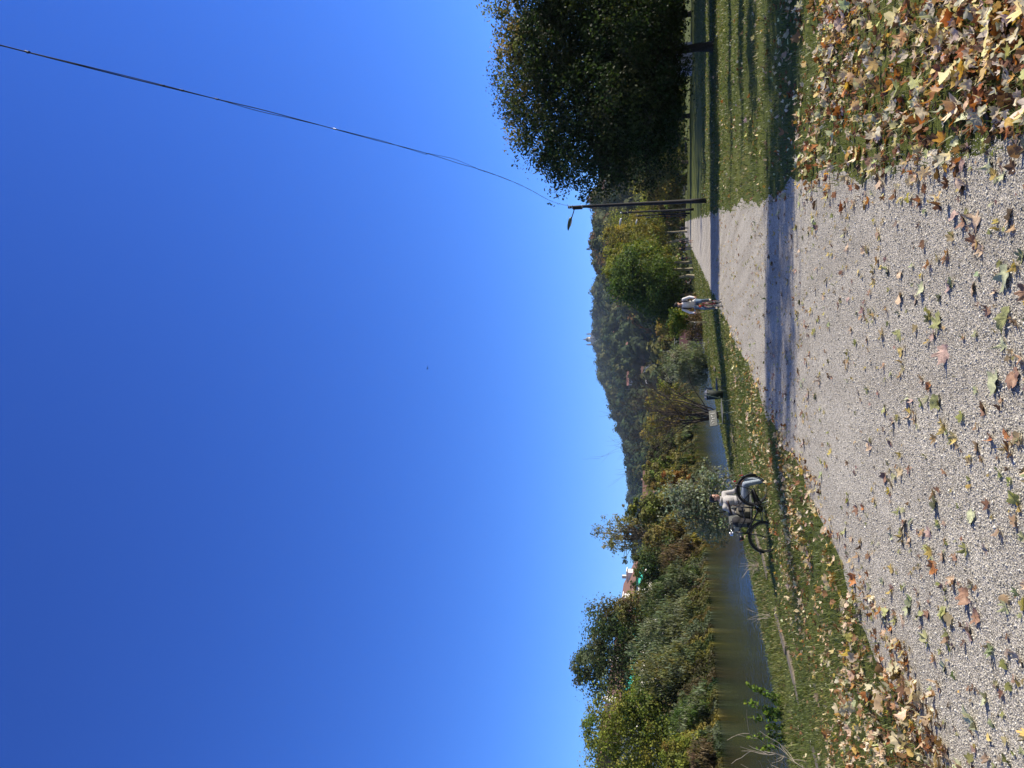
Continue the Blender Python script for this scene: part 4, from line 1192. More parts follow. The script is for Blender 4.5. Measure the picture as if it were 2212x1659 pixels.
house('hillside_house', 'small pale house with a flat front on the near wooded hill', p + Vector((0, 0, 4)), 7, 5, 5, 2.4, M['wall_cream'], M['roof_brown'], cols=2, rows=1)
holes_r = [(p.x, p.y - 4, 8)]

wood('hill_woods', *hr, 3600, 4.0, 6.6, HILLR, 70, .42, 31, holes_r)
q0 = ray(1284, 733); q0 = q0 / Vector((q0.x, q0.y)).length * 2250
wood('hill_woods', *hl, 12000, 5.5, 11.0, HILLP, 52, .42, 32, holes + [(q0.x, q0.y, 30), (q0.x * .98, q0.y * .98, 26)])

# domed church on the ridge
D = 2260; r = ray(1282, 733); q = r / Vector((r.x, r.y)).length * D; q.z += H
t = thing('domed_church', 'hilltop church with a big dome between two bell towers on the ridge', 'church', q)
mb = MB(); mb.box((0, 0, -7), (34, 26, 22)); mb.box((0, -9, 4.6), (16, 16, 3)); mb.build('body', M['wall_cream'], t)
mb = MB()
for k in range(6): mb.tube([(-6 + k * 2.4, -17.6, -8), (-6 + k * 2.4, -17.6, 3.5)], .55, 8)
mb.prism([(-8, 3.5), (8, 3.5), (0, 7.6)], -18.6, -13, 'Y'); mb.build('portico', M['wall_white'], t)
mb = MB(); mb.cone((0, 0, 3.9), 8.6, 8.6, 8.5, 24); mb.build('drum', M['wall_cream'], t)
mb = MB(); bmh = []
for i in range(9):
    a = i / 8 * 1.45; bmh.append((8.9 * math.cos(a), 12.4 + 10.5 * math.sin(a)))
vs = []; n_ = 24
for r_, z_ in bmh:
    for k in range(n_): vs.append((r_ * math.cos(k * 6.2832 / n_), r_ * math.sin(k * 6.2832 / n_), z_))
mb.add(vs, [(i * n_ + k, i * n_ + (k + 1) % n_, (i + 1) * n_ + (k + 1) % n_, (i + 1) * n_ + k) for i in range(8) for k in range(n_)], True)
dm = mb.build('dome', M['verdigris'], t)
mb = MB(); mb.cone((0, 0, 22.6), 1.9, 1.7, 4.4, 10); mb.cone((0, 0, 27), 2.1, .1, 4.5, 10); mb.cone((0, 0, 31), .25, .15, 3, 6); mb.build('lantern', M['verdigris'], dm)
for sx in (-1, 1):
    mb = MB(); mb.box((sx * 18.5, 0, 2), (5, 5, 22)); mb.box((sx * 18.5, 0, 14.6), (4, 4, 3.4)); tw = mb.build('bell_tower', M['wall_cream'], t)
    mb = MB(); mb.cone((sx * 18.5, 0, 16.2), 2.4, 1.2, 2.4, 10); mb.cone((sx * 18.5, 0, 18.5), 1.2, .1, 5.5, 10); mb.build('spire', M['verdigris'], tw)
t.scale = (.85, .85, .9); t.location.z += 3
# masts on the ridge
for dxt, dxb, dy, D, lab, rr in ((1267, 1274, 538, 905, 'short lattice mast standing on the near wooded ridge', .35), (1277, 1284, 653, 2280, 'thin radio mast on the long far ridge', .5)):
    r0 = ray(dxb, dy); r0 = r0 / Vector((r0.x, r0.y)).length * D; r1 = ray(dxt, dy); r1 = r1 / Vector((r1.x, r1.y)).length * D
    hgt = r1.z - r0.z; mb = MB(); wd = 2.6 if D < 1000 else .9
    for a in (-1, 1):
        for b in (-1, 1): mb.tube([(a * wd / 2, b * wd / 2, -8), (a * wd / 4, b * wd / 4, hgt)], rr * .4, 4)
    for k in range(8):
        z0 = hgt * k / 8; f0 = wd / 2 * (1 - .5 * k / 8)
        for a in (-1, 1): mb.tube([(-f0, a * f0, z0), (f0, a * f0, z0 + hgt / 8)], rr * .3, 4); mb.tube([(f0, a * f0, z0), (-f0, a * f0, z0 + hgt / 8)], rr * .3, 4)
    o = mb.build('radio_mast', M['post']); o.location = (r0.x, r0.y, H + r0.z); tag(o, lab, 'mast')

# apartment block beyond the far-bank trees: runs along the river
def river_rot(): return -math.atan(K)


y0, y1, sb = 108., 162., -70.0
yc = (y0 + y1) / 2; Lb = (y1 - y0) * math.hypot(1, K)
t = thing('apartment_block', 'long white apartment block with brown tiled roof and green awnings behind the far bank trees', 'building', (sb + K * yc, yc, 1.0), river_rot())
mb = MB(); mb.box((-5.5, 0, 4.2), (11, Lb, 9.6)); mb.build('wall', M['wall_white'], t)
mb = MB(); mb.prism([(-12, 9.0), (1.0, 9.0), (1.0, 9.25), (-5.5, 12.2), (-12, 9.25)], -Lb / 2 - .6, Lb / 2 + .6, 'Y')
rf = mb.build('roof', M['roof_brown'], t)
for k in range(5):
    yy = -Lb / 2 + (k + .7) * Lb / 5
    mb = MB(); mb.box((-1.6, yy, 10.5), (2.0, 1.7, 1.3)); mb.box((-1.5, yy, 11.2), (2.4, 2.1, .14)); o = mb.build('dormer', M['wall_white'], rf)
    mb = MB(); mb.box((-4.6, yy + Lb / 10, 12.0), (.6, .6, 1.2)); mb.build('chimney', M['wall_cream'], rf)
for k in range(14):
    yy = -Lb / 2 + (k + .5) * Lb / 14
    for fl in range(3):
        mb = MB(); mb.box((.03, yy, 1.6 + fl * 2.9), (.12, 1.5, 1.7)); mb.build('window', M['glass'], t)
    if k % 3 != 1:
        mb = MB(); mb.add([(.1, yy - 1.6, 8.7), (.1, yy + 1.6, 8.7), (1.5, yy + 1.6, 7.6), (1.5, yy - 1.6, 7.6), (.1, yy - 1.6, 8.6), (.1, yy + 1.6, 8.6), (1.5, yy + 1.6, 7.5), (1.5, yy - 1.6, 7.5)],
                          [(0, 1, 2, 3), (7, 6, 5, 4), (0, 3, 7, 4), (1, 5, 6, 2), (3, 2, 6, 7), (0, 4, 5, 1)]); mb.build('awning', M['awning'], t)
    mb = MB(); mb.box((.75, yy, 6.0), (1.5, 2.8, .2)); mb.box((1.45, yy, 6.5), (.06, 2.8, .8)); mb.build('balcony', M['wall_cream'], t)

# red roofed house among the far bank trees
Y = 190; p = at(1400, 1055, Y)
t = house('house', 'house with a broad red brown roof and white chimney showing above the far bank trees', (p.x, Y + 4, p.z - 4.2), 8.6, 6.5, 4.2, 1.5, M['wall_pink'], M['roof_brown'], rot=.35, cols=3, rows=1)
# red-roofed shed beyond the river bend
Y = 160; p = at(1498, 722, Y)
house('shed', 'low shed with a rusty red lean roof by the footbridge', (p.x, Y, gz(p.x, Y)), 6.4, 5, 2.0, 2.2, M['wall_shade'], M['roof_red'], rot=-.5, cols=2, rows=1, chimney=False)
# low pavilion glimpsed under the round tree, and kiosk at the end of the path
Y = 108; p = at(1486, 128, Y)
house('pavilion', 'low white pavilion glimpsed under the big round tree', (p.x, Y, gz(p.x, Y)), 3.4, 3, 1.9, .3, M['wall_shade'], M['wall_shade'], cols=4, rows=1, chimney=False)
Y = 245; p = at(1478, 503, Y)
house('kiosk', 'small pinkish kiosk at the far end of the path', (p.x + 3, Y, 0), 5, 4, 2.6, .8, M['wall_pink'], M['roof_red'], cols=2, rows=1, chimney=False)
Y = 235; p = at(1482, 411, Y)
house('pavilion', 'small pale hut beyond the lawn, just right of the near lamp post foot', (p.x, Y, 0), 2.0, 2.0, 1.6, .25, M['wall_shade'], M['roof_brown'], cols=2, rows=1, chimney=False)

# pale footbridge across the bend of the river
Y = 205; a = at(1466, 640, Y); b = at(1466, 985, Y); zc = a.z
t = thing('footbridge', 'long thin pale footbridge with railings crossing the river in the distance', 'bridge', ((a.x + b.x) / 2, Y, 0))
Lb = a.x - b.x
mb = MB(); mb.box((0, 0, zc - .15), (Lb, 1.8, .34)); mb.build('deck', M['bridge'], t)
for sy_ in (-.85, .85):
    mb = MB()
    mb.tube([(-Lb / 2, sy_, zc + 1.0), (Lb / 2, sy_, zc + 1.0)], .035, 6); mb.tube([(-Lb / 2, sy_, zc + .5), (Lb / 2, sy_, zc + .5)], .022, 6)
    for k in range(22): mb.tube([(-Lb / 2 + Lb * k / 21, sy_, zc), (-Lb / 2 + Lb * k / 21, sy_, zc + 1.0)], .03, 5)
    mb.build('railing', M['bridge'], t)
for k in range(4):
    mb = MB(); mb.tube([(-Lb / 2 + Lb * (k + .5) / 4, 0, -3), (-Lb / 2 + Lb * (k + .5) / 4, 0, zc - .3)], .3, 10); mb.build('pier', M['bridge'], t)

# ================================================================== lamp posts and the cables between them
PY = [6.5, 50, 93.5, 129, 168, 209, 252]


def lamp_pos(i):
    if i == 0: return Vector((4.0, 6.5, 0))
    y = PY[i]; dxs = {1: (11.85)}
    return Vector((1.6 + K * y, y, 0))


def make_lamp(label, loc, hgt=8.75):
    t = thing('street_lamp', label, 'street lamp', loc, math.atan2(-.2, 1), 'lamp posts along the path')
    mb = MB(); mb.tube([(0, 0, -.1), (0, 0, .9), (0, 0, .92), (0, 0, hgt - 1.1), (0, 0, hgt)], [.155, .15, .135, .095, .085], 14); mb.build('pole', M['post'], t)
    mb = MB(); mb.box((-.11, 0, hgt - .62), (.12, .2, .62), bev=.01); mb.build('junction_box', M['post'], t)
    for z in (hgt - .95, hgt - .3, hgt - .12):
        mb = MB(); mb.cone((0, 0, z), .108, .108, .05, 14); mb.build('band', M['chrome'], t)
    mb = MB(); mb.tube([(-.08, 0, hgt - .42), (-.3, 0, hgt - .36), (-.72, 0, hgt - .2)], .032, 8); mb.build('arm', M['post'], t)
    # lamp head: deep at the arm, drawn to a point
    mb = MB(); n = 12; vs = []
    prof = [(.0, .03, .03), (.03, .10, .085), (.12, .15, .12), (.3, .165, .13), (.55, .14, .11), (.75, .08, .07), (.86, .012, .02)]
    for q, wy, wz in prof:
        for k in range(n):
            a_ = 6.2832 * k / n; zz = math.sin(a_); zz = zz * wz * (1.25 if zz > 0 else .55)
            vs.append((-.62 - q, wy * math.cos(a_), hgt - .2 + q * .26 + zz))
    mb.add(vs, [(i * n + k, i * n + (k + 1) % n, (i + 1) * n + (k + 1) % n, (i + 1) * n + k) for i in range(len(prof) - 1) for k in range(n)] + [tuple(range(n)), tuple(range((len(prof) - 1) * n, len(prof) * n))], True)
    hd = mb.build('lamp_head', M['lamp_green'], t)
    mb = MB(); mb.ball((-1.0, 0, hgt - .155), (.27, .12, .05), 12, 6, Matrix.Rotation(R(14.5), 3, 'Y')); mb.build('lens', M['post_pale'], hd)
    return t


p1 = ground_at(1526, 433); L1 = Vector((p1.x, p1.y, 0))
PP = [Vector((1.2, -4.0, 0)), L1] + [lamp_pos(i) for i in range(2, 7)]
H1 = at(1227, 446, L1.y).z
lamp = make_lamp('dark tall lamp post nearest the camera, green lamp head reaching over the path', L1, H1)
near_lamp = make_lamp('dark lamp post behind the viewer at the path edge, holding the near cable end', PP[0], 8.75)
LAB = ['second lamp post along the path with a pale lamp head', 'third lamp post along the path, thin and pale', 'fourth lamp post along the path, standing close to the third', 'fifth lamp post along the path, far away', 'last visible lamp post at the far end of the path']
for k in range(5):
    o = dup(lamp, PP[k + 2], math.atan2(-.2, 1), LAB[k])
    for ch in o.children:
        if ch.name.startswith('lamp_head'):
            ch.data = ch.data.copy(); ch.data.materials.clear(); ch.data.materials.append(M['post_pale'])


def cable_pts(a, b, pix=None, n=60, sag=.6):
    """hanging line between two points; pix: sight lines that fix its height"""
    out = []
    kn = None
    if pix:
        kn = []
        for dx, dy in pix:
            r = ray(dx, dy); d = b - a
            den = r.x * d.y - r.y * d.x
            t_ = (a.x * r.y - a.y * r.x) / den
            Yp = a.y + d.y * t_; kn.append((t_, H + r.z / r.y * Yp))
        kn = [(0, a.z)] + sorted(k for k in kn if 0 < k[0] < 1) + [(1, b.z)] * 3
    for i in range(n + 1):
        t_ = i / n; p = a.lerp(b, t_)
        if not kn: p.z -= sag * 4 * t_ * (1 - t_)
        out.append(p)
    if kn:
        kt = np.array([k[0] for k in kn]); kz = np.array([k[1] for k in kn])
        c = np.polyfit(kt, kz, 4)
        for i, p in enumerate(out): p.z = float(np.polyval(c, i / n))
    return out


a = PP[0] + Vector((0, 0, 8.3)); b = L1 + Vector((.02, -.1, H1 - .35))
pts = cable_pts(a, b, [(0, 100), (70, 116), (350, 184), (460, 212), (720, 275), (880, 321), (1020, 362), (1130, 402)], 330)
pts[-1] = b
print('cable start', pts[0])
t = thing('overhead_cable', 'black twisted overhead cable rising from the near lamp post across the open sky', 'cable', (0, 0, 0))
for k in range(2):
    mb = MB(); q = []
    for i, p in enumerate(pts):
        f = i / 330; ph = f * 60 + k * math.pi; op = .007 + .016 * max(0, math.sin(f * 75 + 1.2)) ** 2 * (1 if k else .3) + (.11 * math.exp(-((f - .418) / .03) ** 2) if k else 0)
        q.append(p + Vector((-.98 * op * math.cos(ph) if op < .03 else op * .7, 0, op * math.sin(ph) if op < .03 else op * .6)))
    mb.tube(q, .0045 if k else .006, 6); mb.build('strand', M['cable'], t)
for f in (.192, .225, .232, .243, .301, .379, .475):
    i = int(f * 330); p = pts[i]
    mb = MB(); mb.cone((p.x, p.y, p.z - .015), .012, .012, .03, 8); mb.tube([(p.x, p.y, p.z), (p.x + .02, p.y, p.z + .04)], .006, 5); mb.build('clip', M['chrome' if f == .301 else 'cable'], t)
CL = ['thin overhead cable from the near lamp post to the second one', 'thin overhead cable between the second and third lamp posts', 'thin overhead cable between the third and fourth lamp posts', 'thin overhead cable between the fourth and fifth lamp posts', 'thin overhead cable between the fifth and last lamp posts']
for k in range(5):
    mb = MB(); mb.tube(cable_pts(PP[k + 1] + Vector((0, 0, H1 - .5)), PP[k + 2] + Vector((0, 0, H1 - .5)), n=24, sag=.7), .02, 5)
    tag(mb.build('overhead_cable', M['cable']), CL[k], 'cable', 'cables between the lamp posts')

# a bird in the sky
p = at(924, 795, 120); t = thing('bird', 'tiny dark bird flying high in the blue sky', 'bird', p, .6)
mb = MB(); mb.ball((0, 0, 0), (.05, .17, .05)); mb.ball((0, .18, .02), (.035, .05, .035)); mb.add([(-.03, -.13, 0), (.03, -.13, 0), (.07, -.3, 0), (-.07, -.3, 0), (0, -.15, .012), (0, -.28, .008)], [(0, 1, 2, 3), (0, 4, 1), (1, 4, 5, 2), (2, 5, 3), (3, 5, 4, 0)]); mb.build('body', M['bird'], t)
for s in (-1, 1):
    mb = MB(); vv = [(0, .08, .01), (0, -.08, .01), (s * .2, -.07, .1), (s * .2, .1, .1), (s * .42, -.1, .06), (s * .42, -.04, .06)]
    mb.add(vv + [(x, y, z - .012) for x, y, z in vv], [(0, 1, 2, 3), (3, 2, 4, 5), (9, 8, 7, 6), (11, 10, 8, 9), (0, 3, 9, 6), (3, 5, 11, 9), (5, 4, 10, 11), (4, 2, 8, 10), (2, 1, 7, 8)]); mb.build('wing', M['bird'], t)

# ================================================================== benches, bin
def make_bench(label, loc, rz, scribbles=True, group='metal benches on the river bank', L=1.5):
    t = thing('park_bench', label, 'bench', loc, rz, group)
    mb = MB()
    for k in range(3): mb.box((-.14 + k * .17, 0, .455), (.155, L, .025), bev=.006)
    mb.build('seat', M['bench_slat'], t)
    mb = MB(); mb.box((-.285, 0, .80), (.028, L, .30), m=Matrix.Rotation(R(-11), 3, 'Y'), bev=.007)
    bk = mb.build('backrest', M['bench_slat'], t)
    if scribbles:
        mb = MB(); q = random.Random(len(label))
        for k in range(5):
            y = -.5 + k * .22; pts = [(-.258 + .0, y + q.uniform(-.07, .07), .80 + q.uniform(-.09, .09)) for _ in range(5)]
            pts = [(x_ - (z_ - .8) * .19 + .003, y_, z_) for x_, y_, z_ in pts]
            mb.tube(pts, .006, 4)
        mb.build('scribble', M['scribble'], bk)
    for s in (-1, 1):
        y = s * (L / 2 - .14); mb = MB()
        mb.tube([(-.33, y, .92), (-.27, y, .62), (-.22, y, .43), (.2, y, .43), (.24, y, .40), (.2, y, .3), (.26, y, .12), (.34, y, .0), (.36, y, -.04)], .017, 7)
        mb.tube([(-.22, y, .43), (-.24, y, .25), (-.30, y, .08), (-.33, y, -.05)], .017, 7)
        mb.tube([(-.27, y, .18), (.23, y, .2)], .012, 6)
        mb.build('leg', M['bench_metal'], t)
    mb = MB(); mb.tube([(-.25, -L / 2 + .14, .2), (-.25, L / 2 - .14, .2)], .012, 6); mb.build('stretcher', M['bench_metal'], t)
    return t


rb = math.atan2(-.4, 1)
Bp = []
p = ground_at(1585, 890); make_bench('grey bench with white scribbles on its backrest in front of the leafless tree', p, rb)
p = ground_at(1570, 836); make_bench('grey bench with scribbled backrest just beyond the dark litter bin', p, rb + .1)
SB = Vector((-2.82, 19.6, 0)); SB.z = gz(SB.x, SB.y) - .07
make_bench('grey bench behind the parked black bicycle, a person sitting on it', SB, rb + .05, False)
p = ground_at(1500, 608); make_bench('far bench at the edge of the path with a pair sitting on it', p, rb)
for dx, dy, lab in ((1497, 642, 'far bench with a pale backrest right of the rider'), (1500, 722, 'far empty bench left of the small staked tree')):
    pass
# wooden benches on the shaded lawn
for dx, dy, rz, lab in ((1494, 320, R(100), 'bench in deep shade on the far lawn under the round tree'), (1485, 398, R(80), 'pale bench at the far edge of the lawn, right of the small hut'), (1488, 412, R(110), 'dark bench at the far edge of the lawn next to the pale one')):
    p = ground_at(dx, dy); make_bench(lab, p, rz, False, 'benches on the far lawn', 1.7)

p = ground_at(1577, 853); rz = rb
t = thing('litter_bin', 'dark litter bin with a silvery bag bulging out, hung between two slanted posts', 'bin', p, rz)
mb = MB(); bmq = bmesh.new(); bmesh.ops.create_cone(bmq, cap_ends=True, segments=18, radius1=.17, radius2=.215, depth=.66)
bmesh.ops.translate(bmq, vec=(0, 0, .62), verts=bmq.verts); mb.bm(bmq, True); mb.torus((0, 0, .94), .216, .014, 'Z', 24, 6); mb.build('bin_body', M['bin'], t)
mb = MB(); g = np.random.default_rng(4); vs = []
for i, (rr, z) in enumerate(((.2, .9), (.22, .95), (.17, 1.0), (.1, 1.03), (.03, 1.02))):
    for k in range(16): a = k * .3927; q = rr * (1 + g.normal(0, .1)); vs.append((q * math.cos(a), q * math.sin(a), z + g.normal(0, .02)))
mb.add(vs, [(i * 16 + k, i * 16 + (k + 1) % 16, (i + 1) * 16 + (k + 1) % 16, (i + 1) * 16 + k) for i in range(4) for k in range(16)] + [tuple(range(64, 80))]); mb.build('bag', M['bag_plastic'], t)
for s in (-1, 1):
    mb = MB(); mb.tube([(.12 * s, s * .33, -.1), (.0, s * .3, .55), (-.1 * s, s * .28, .98), (-.1 * s, s * .22, 1.02)], .022, 8); mb.build('post', M['bench_metal'], t)
mb = MB(); mb.tube([(0, -.31, .45), (0, .31, .45)], .014, 6); mb.build('crossbar', M['bench_metal'], t)


# ================================================================== bicycles
def make_bicycle(label, frame_m, basket=True, group=None):
    t = thing('bicycle', label, 'bicycle', (0, 0, 0), 0, group)
    RW = .335; ra = Vector((-.53, 0, .345)); fa = Vector((.56, 0, .345)); bb = Vector((-.08, 0, .29)); st = Vector((-.24, 0, .80)); hb = Vector((.40, 0, .72)); ht = Vector((.34, 0, .93))
    for c in (ra, fa):
        mb = MB(); mb.torus(c, RW - .006, .0165, 'Y', 48, 8); wh = mb.build('wheel', M['rubber'], t)
        mb = MB(); mb.torus(c, RW - .036, .011, 'Y', 48, 6); mb.build('rim', M['steel'], wh)
        mb = MB()
        for k in range(32):
            a = 6.2832 * k / 32; b = a + (.35 if k % 2 else -.35); s = .028 if (k // 2) % 2 else -.028
            mb.tube([c + Vector((.03 * math.cos(b), s, .03 * math.sin(b))), c + Vector(((RW - .04) * math.cos(a), 0, (RW - .04) * math.sin(a)))], .0016, 3, False)
        mb.tube([c - Vector((0, .055, 0)), c + Vector((0, .055, 0))], .02, 8); mb.build('spokes', M['steel'], wh)
    mb = MB()
    mb.tube([bb, st], .016, 8); mb.tube([bb + Vector((0, 0, .02)), hb], .018, 8)
    mb.tube([st + Vector((.035, 0, -.12)), Vector((.1, 0, .68)), ht - Vector((.0, 0, .04))], .016, 8)
    mb.tube([hb - Vector((-.02, 0, .06)), ht], .021, 8)
    for s in (-1, 1):
        mb.tube([bb + Vector((0, s * .03, 0)), ra + Vector((0, s * .06, 0))], .010, 6); mb.tube([st + Vector((.01, s * .02, -.05)), ra + Vector((0, s * .06, 0))], .009, 6)
    mb.tube([bb - Vector((0, .045, 0)), bb + Vector((0, .045, 0))], .024, 8); mb.build('frame', frame_m, t)
    mb = MB(); mb.tube([hb - Vector((-.015, 0, .05)), hb + Vector((.04, 0, -.1))], .018, 8)
    for s in (-1, 1): mb.tube([hb + Vector((.03, s * .03, -.08)), hb + Vector((.06, s * .05, -.16)), hb + Vector((.1, s * .055, -.28)), fa + Vector((0, s * .055, 0))], .012, 6)
    mb.build('fork', frame_m, t)
    mb = MB(); mb.tube([ht, ht + Vector((-.015, 0, .11)), ht + Vector((.04, 0, .13))], .013, 6)
    mb.tube([(.2, -.30, 1.03), (.32, -.27, 1.05), (.39, -.16, 1.06), (.38, 0, 1.06), (.39, .16, 1.06), (.32, .27, 1.05), (.2, .30, 1.03)], .011, 8)
    hbm = mb.build('handlebar', M['chrome'], t)
    for s in (-1, 1):
        mb = MB(); mb.tube([(.30, s * .275, 1.049), (.17, s * .305, 1.027)], .017, 8); mb.build('grip', M['rubber'], hbm)
        mb = MB(); mb.tube([(.38, s * .17, 1.045), (.30, s * .24, 1.01), (.22, s * .27, .99)], .006, 5); mb.build('brake_lever', M['chrome'], hbm)
    mb = MB(); mb.tube([st - Vector((0, 0, .05)), st + Vector((-.03, 0, .12))], .012, 7)
    vs = []; n = 10
    for i, (x, wy, z) in enumerate(((-.40, .02, .965), (-.39, .085, .965), (-.33, .095, .965), (-.26, .06, .955), (-.17, .032, .955), (-.11, .026, .955), (-.09, .01, .945))):
        for k in range(n): a = 6.2832 * k / n; vs.append((x, wy * math.cos(a), z + .028 * math.sin(a)))
    mb.add(vs, [(i * n + k, i * n + (k + 1) % n, (i + 1) * n + (k + 1) % n, (i + 1) * n + k) for i in range(6) for k in range(n)] + [tuple(range(n)), tuple(range(6 * n, 7 * n))], True)
    mb.build('saddle', M['leather'], t)
    for c, a0, a1 in ((ra, R(-15), R(205)), (fa, R(15), R(200))):
        mb = MB(); mb.torus(c, RW + .022, .024 if c is ra else .014, 'Y', 30, 6, a0, a1); mb.build('mudguard', frame_m, t)
    mb = MB(); mb.torus(bb + Vector((0, -.05, 0)), .085, .008, 'Y', 24, 5); mb.tube([bb + Vector((0, -.075, 0)), bb + Vector((.12, -.09, -.12))], .009, 6); mb.tube([bb + Vector((0, .075, 0)), bb + Vector((-.12, .09, .12))], .009, 6)
    ck = mb.build('crankset', M['chrome'], t)
    for s in (-1, 1):
        mb = MB(); mb.box(bb + Vector((-.12 * s, s * .135, .12 * s)), (.09, .08, .022)); mb.build('pedal', M['rubber'], ck)
    mb = MB(); mb.prism([(-.58, .31), (-.5, .39), (-.06, .385), (.02, .33), (.0, .25), (-.1, .21), (-.5, .29)], -.062, -.045); mb.build('chain_guard', frame_m, t)
    mb = MB()
    for s in (-1, 1):
        mb.tube([(-.28, s * .06, .73), (-.78, s * .07, .73)], .007, 5); mb.tube([(-.74, s * .07, .73), ra + Vector((0, s * .065, 0))], .006, 5)
    for k in range(4): mb.tube([(-.32 - k * .15, -.07, .735), (-.32 - k * .15, .07, .735)], .006, 5)
    mb.build('rack', M['black'], t)
    mb = MB(); mb.cone((0, 0, 0), .03, .062, .1, 14); hl_ = mb.build('headlight', M['black'], t, Matrix.Translation((.43, 0, .86)) @ Matrix.Rotation(R(90), 4, 'Y'))
    mb = MB(); mb.ball((.535, 0, .86), (.012, .05, .05), 10, 6); mb.build('lens', M['orange_plastic'], hl_)
    mb = MB(); mb.box((-.80, 0, .70), (.03, .09, .05), bev=.008); mb.build('reflector', M['red_plastic'], t)
    mb = MB(); mb.box((-.905, 0, .52), (.02, .05, .09), bev=.006); mb.build('tail_light', M['red_plastic'], t)
    mb = MB(); mb.tube([(-.12, .05, .27), (-.2, .17, .0)], .009, 5); mb.build('kickstand', M['black'], t)
    return t


def place_frame(o, rear, front, lean=0.0):
    f = (front - rear).normalized(); l = Vector((0, 0, 1)).cross(f).normalized(); u = f.cross(l)
    if lean: q = Matrix.Rotation(lean, 3, f); l = q @ l; u = q @ u
    m = Matrix.Identity(4)
    for i, v in enumerate((f, l, u)):
        for j in range(3): m[j][i] = v[j]
    m.translation = rear.lerp(front, .53 / 1.09)
    o.matrix_world = m


bike = make_bicycle('black city bicycle parked in front of the seated person on the leaf covered grass', M['black'])
rr_ = Vector((-2.38, 18.62, 0)); ff_ = Vector((-3.43, 18.44, 0)); rr_.z = gz(rr_.x, rr_.y) - .015; ff_.z = gz(ff_.x, ff_.y) - .015
place_frame(bike, rr_, ff_, -.07)


# ================================================================== people
def cap(mb, a, b, ra, rb, n=10):
    a = Vector(a); b = Vector(b)
    mb.tube([a, a.lerp(b, .5), b], [ra, (ra + rb) / 2, rb], n); mb.ball(a, (ra,) * 3, n, 6); mb.ball(b, (rb,) * 3, n, 6)


def fuse(mb, name, mat, parent, vox, smooth=3):
    """melt overlapping shapes into one continuous surface"""
    o = mb.build(name, mat, None)
    m = o.modifiers.new('melt', 'REMESH'); m.mode = 'VOXEL'; m.voxel_size = vox
    s = o.modifiers.new('relax', 'SMOOTH'); s.iterations = smooth; s.factor = .5
    dg = bpy.context.evaluated_depsgraph_get()
    me = bpy.data.meshes.new_from_object(o.evaluated_get(dg))
    old = o.data; o.modifiers.clear(); o.data = me; bpy.data.meshes.remove(old)
    me.name = name; me.polygons.foreach_set('use_smooth', [True] * len(me.polygons))
    if not me.materials: me.materials.append(mat)
    o.parent = parent
    return o


def hand_shape(mb, wrist, d, nrm, side, curl=.5):
    d = Vector(d).normalized(); nrm = Vector(nrm); nrm = (nrm - d * nrm.dot(d)).normalized(); s = d.cross(nrm) * side
    w = Vector(wrist); palm = w + d * .05
    cap(mb, w, w + d * .08, .026, .033, 8); cap(mb, palm + s * .022 + d * .03, palm - s * .022 + d * .03, .02, .02, 8)
    for i, ln in enumerate((.066, .075, .07, .055)):
        b = w + d * .095 + s * (.030 - .020 * i); k = b + d * ln * .55 * (1 - curl * .4) + nrm * ln * .5 * curl; e = k + d * ln * .5 * (1 - curl) + nrm * ln * .6 * curl
        cap(mb, b, k, .0095, .009, 6); cap(mb, k, e, .009, .0075, 6)
    b = w + d * .035 + s * .03; k = b + s * .03 + d * .03 + nrm * .01; e = k + d * .03 + nrm * .02 * curl + s * .004
    cap(mb, b, k, .013, .011, 6); cap(mb, k, e, .011, .009, 6)


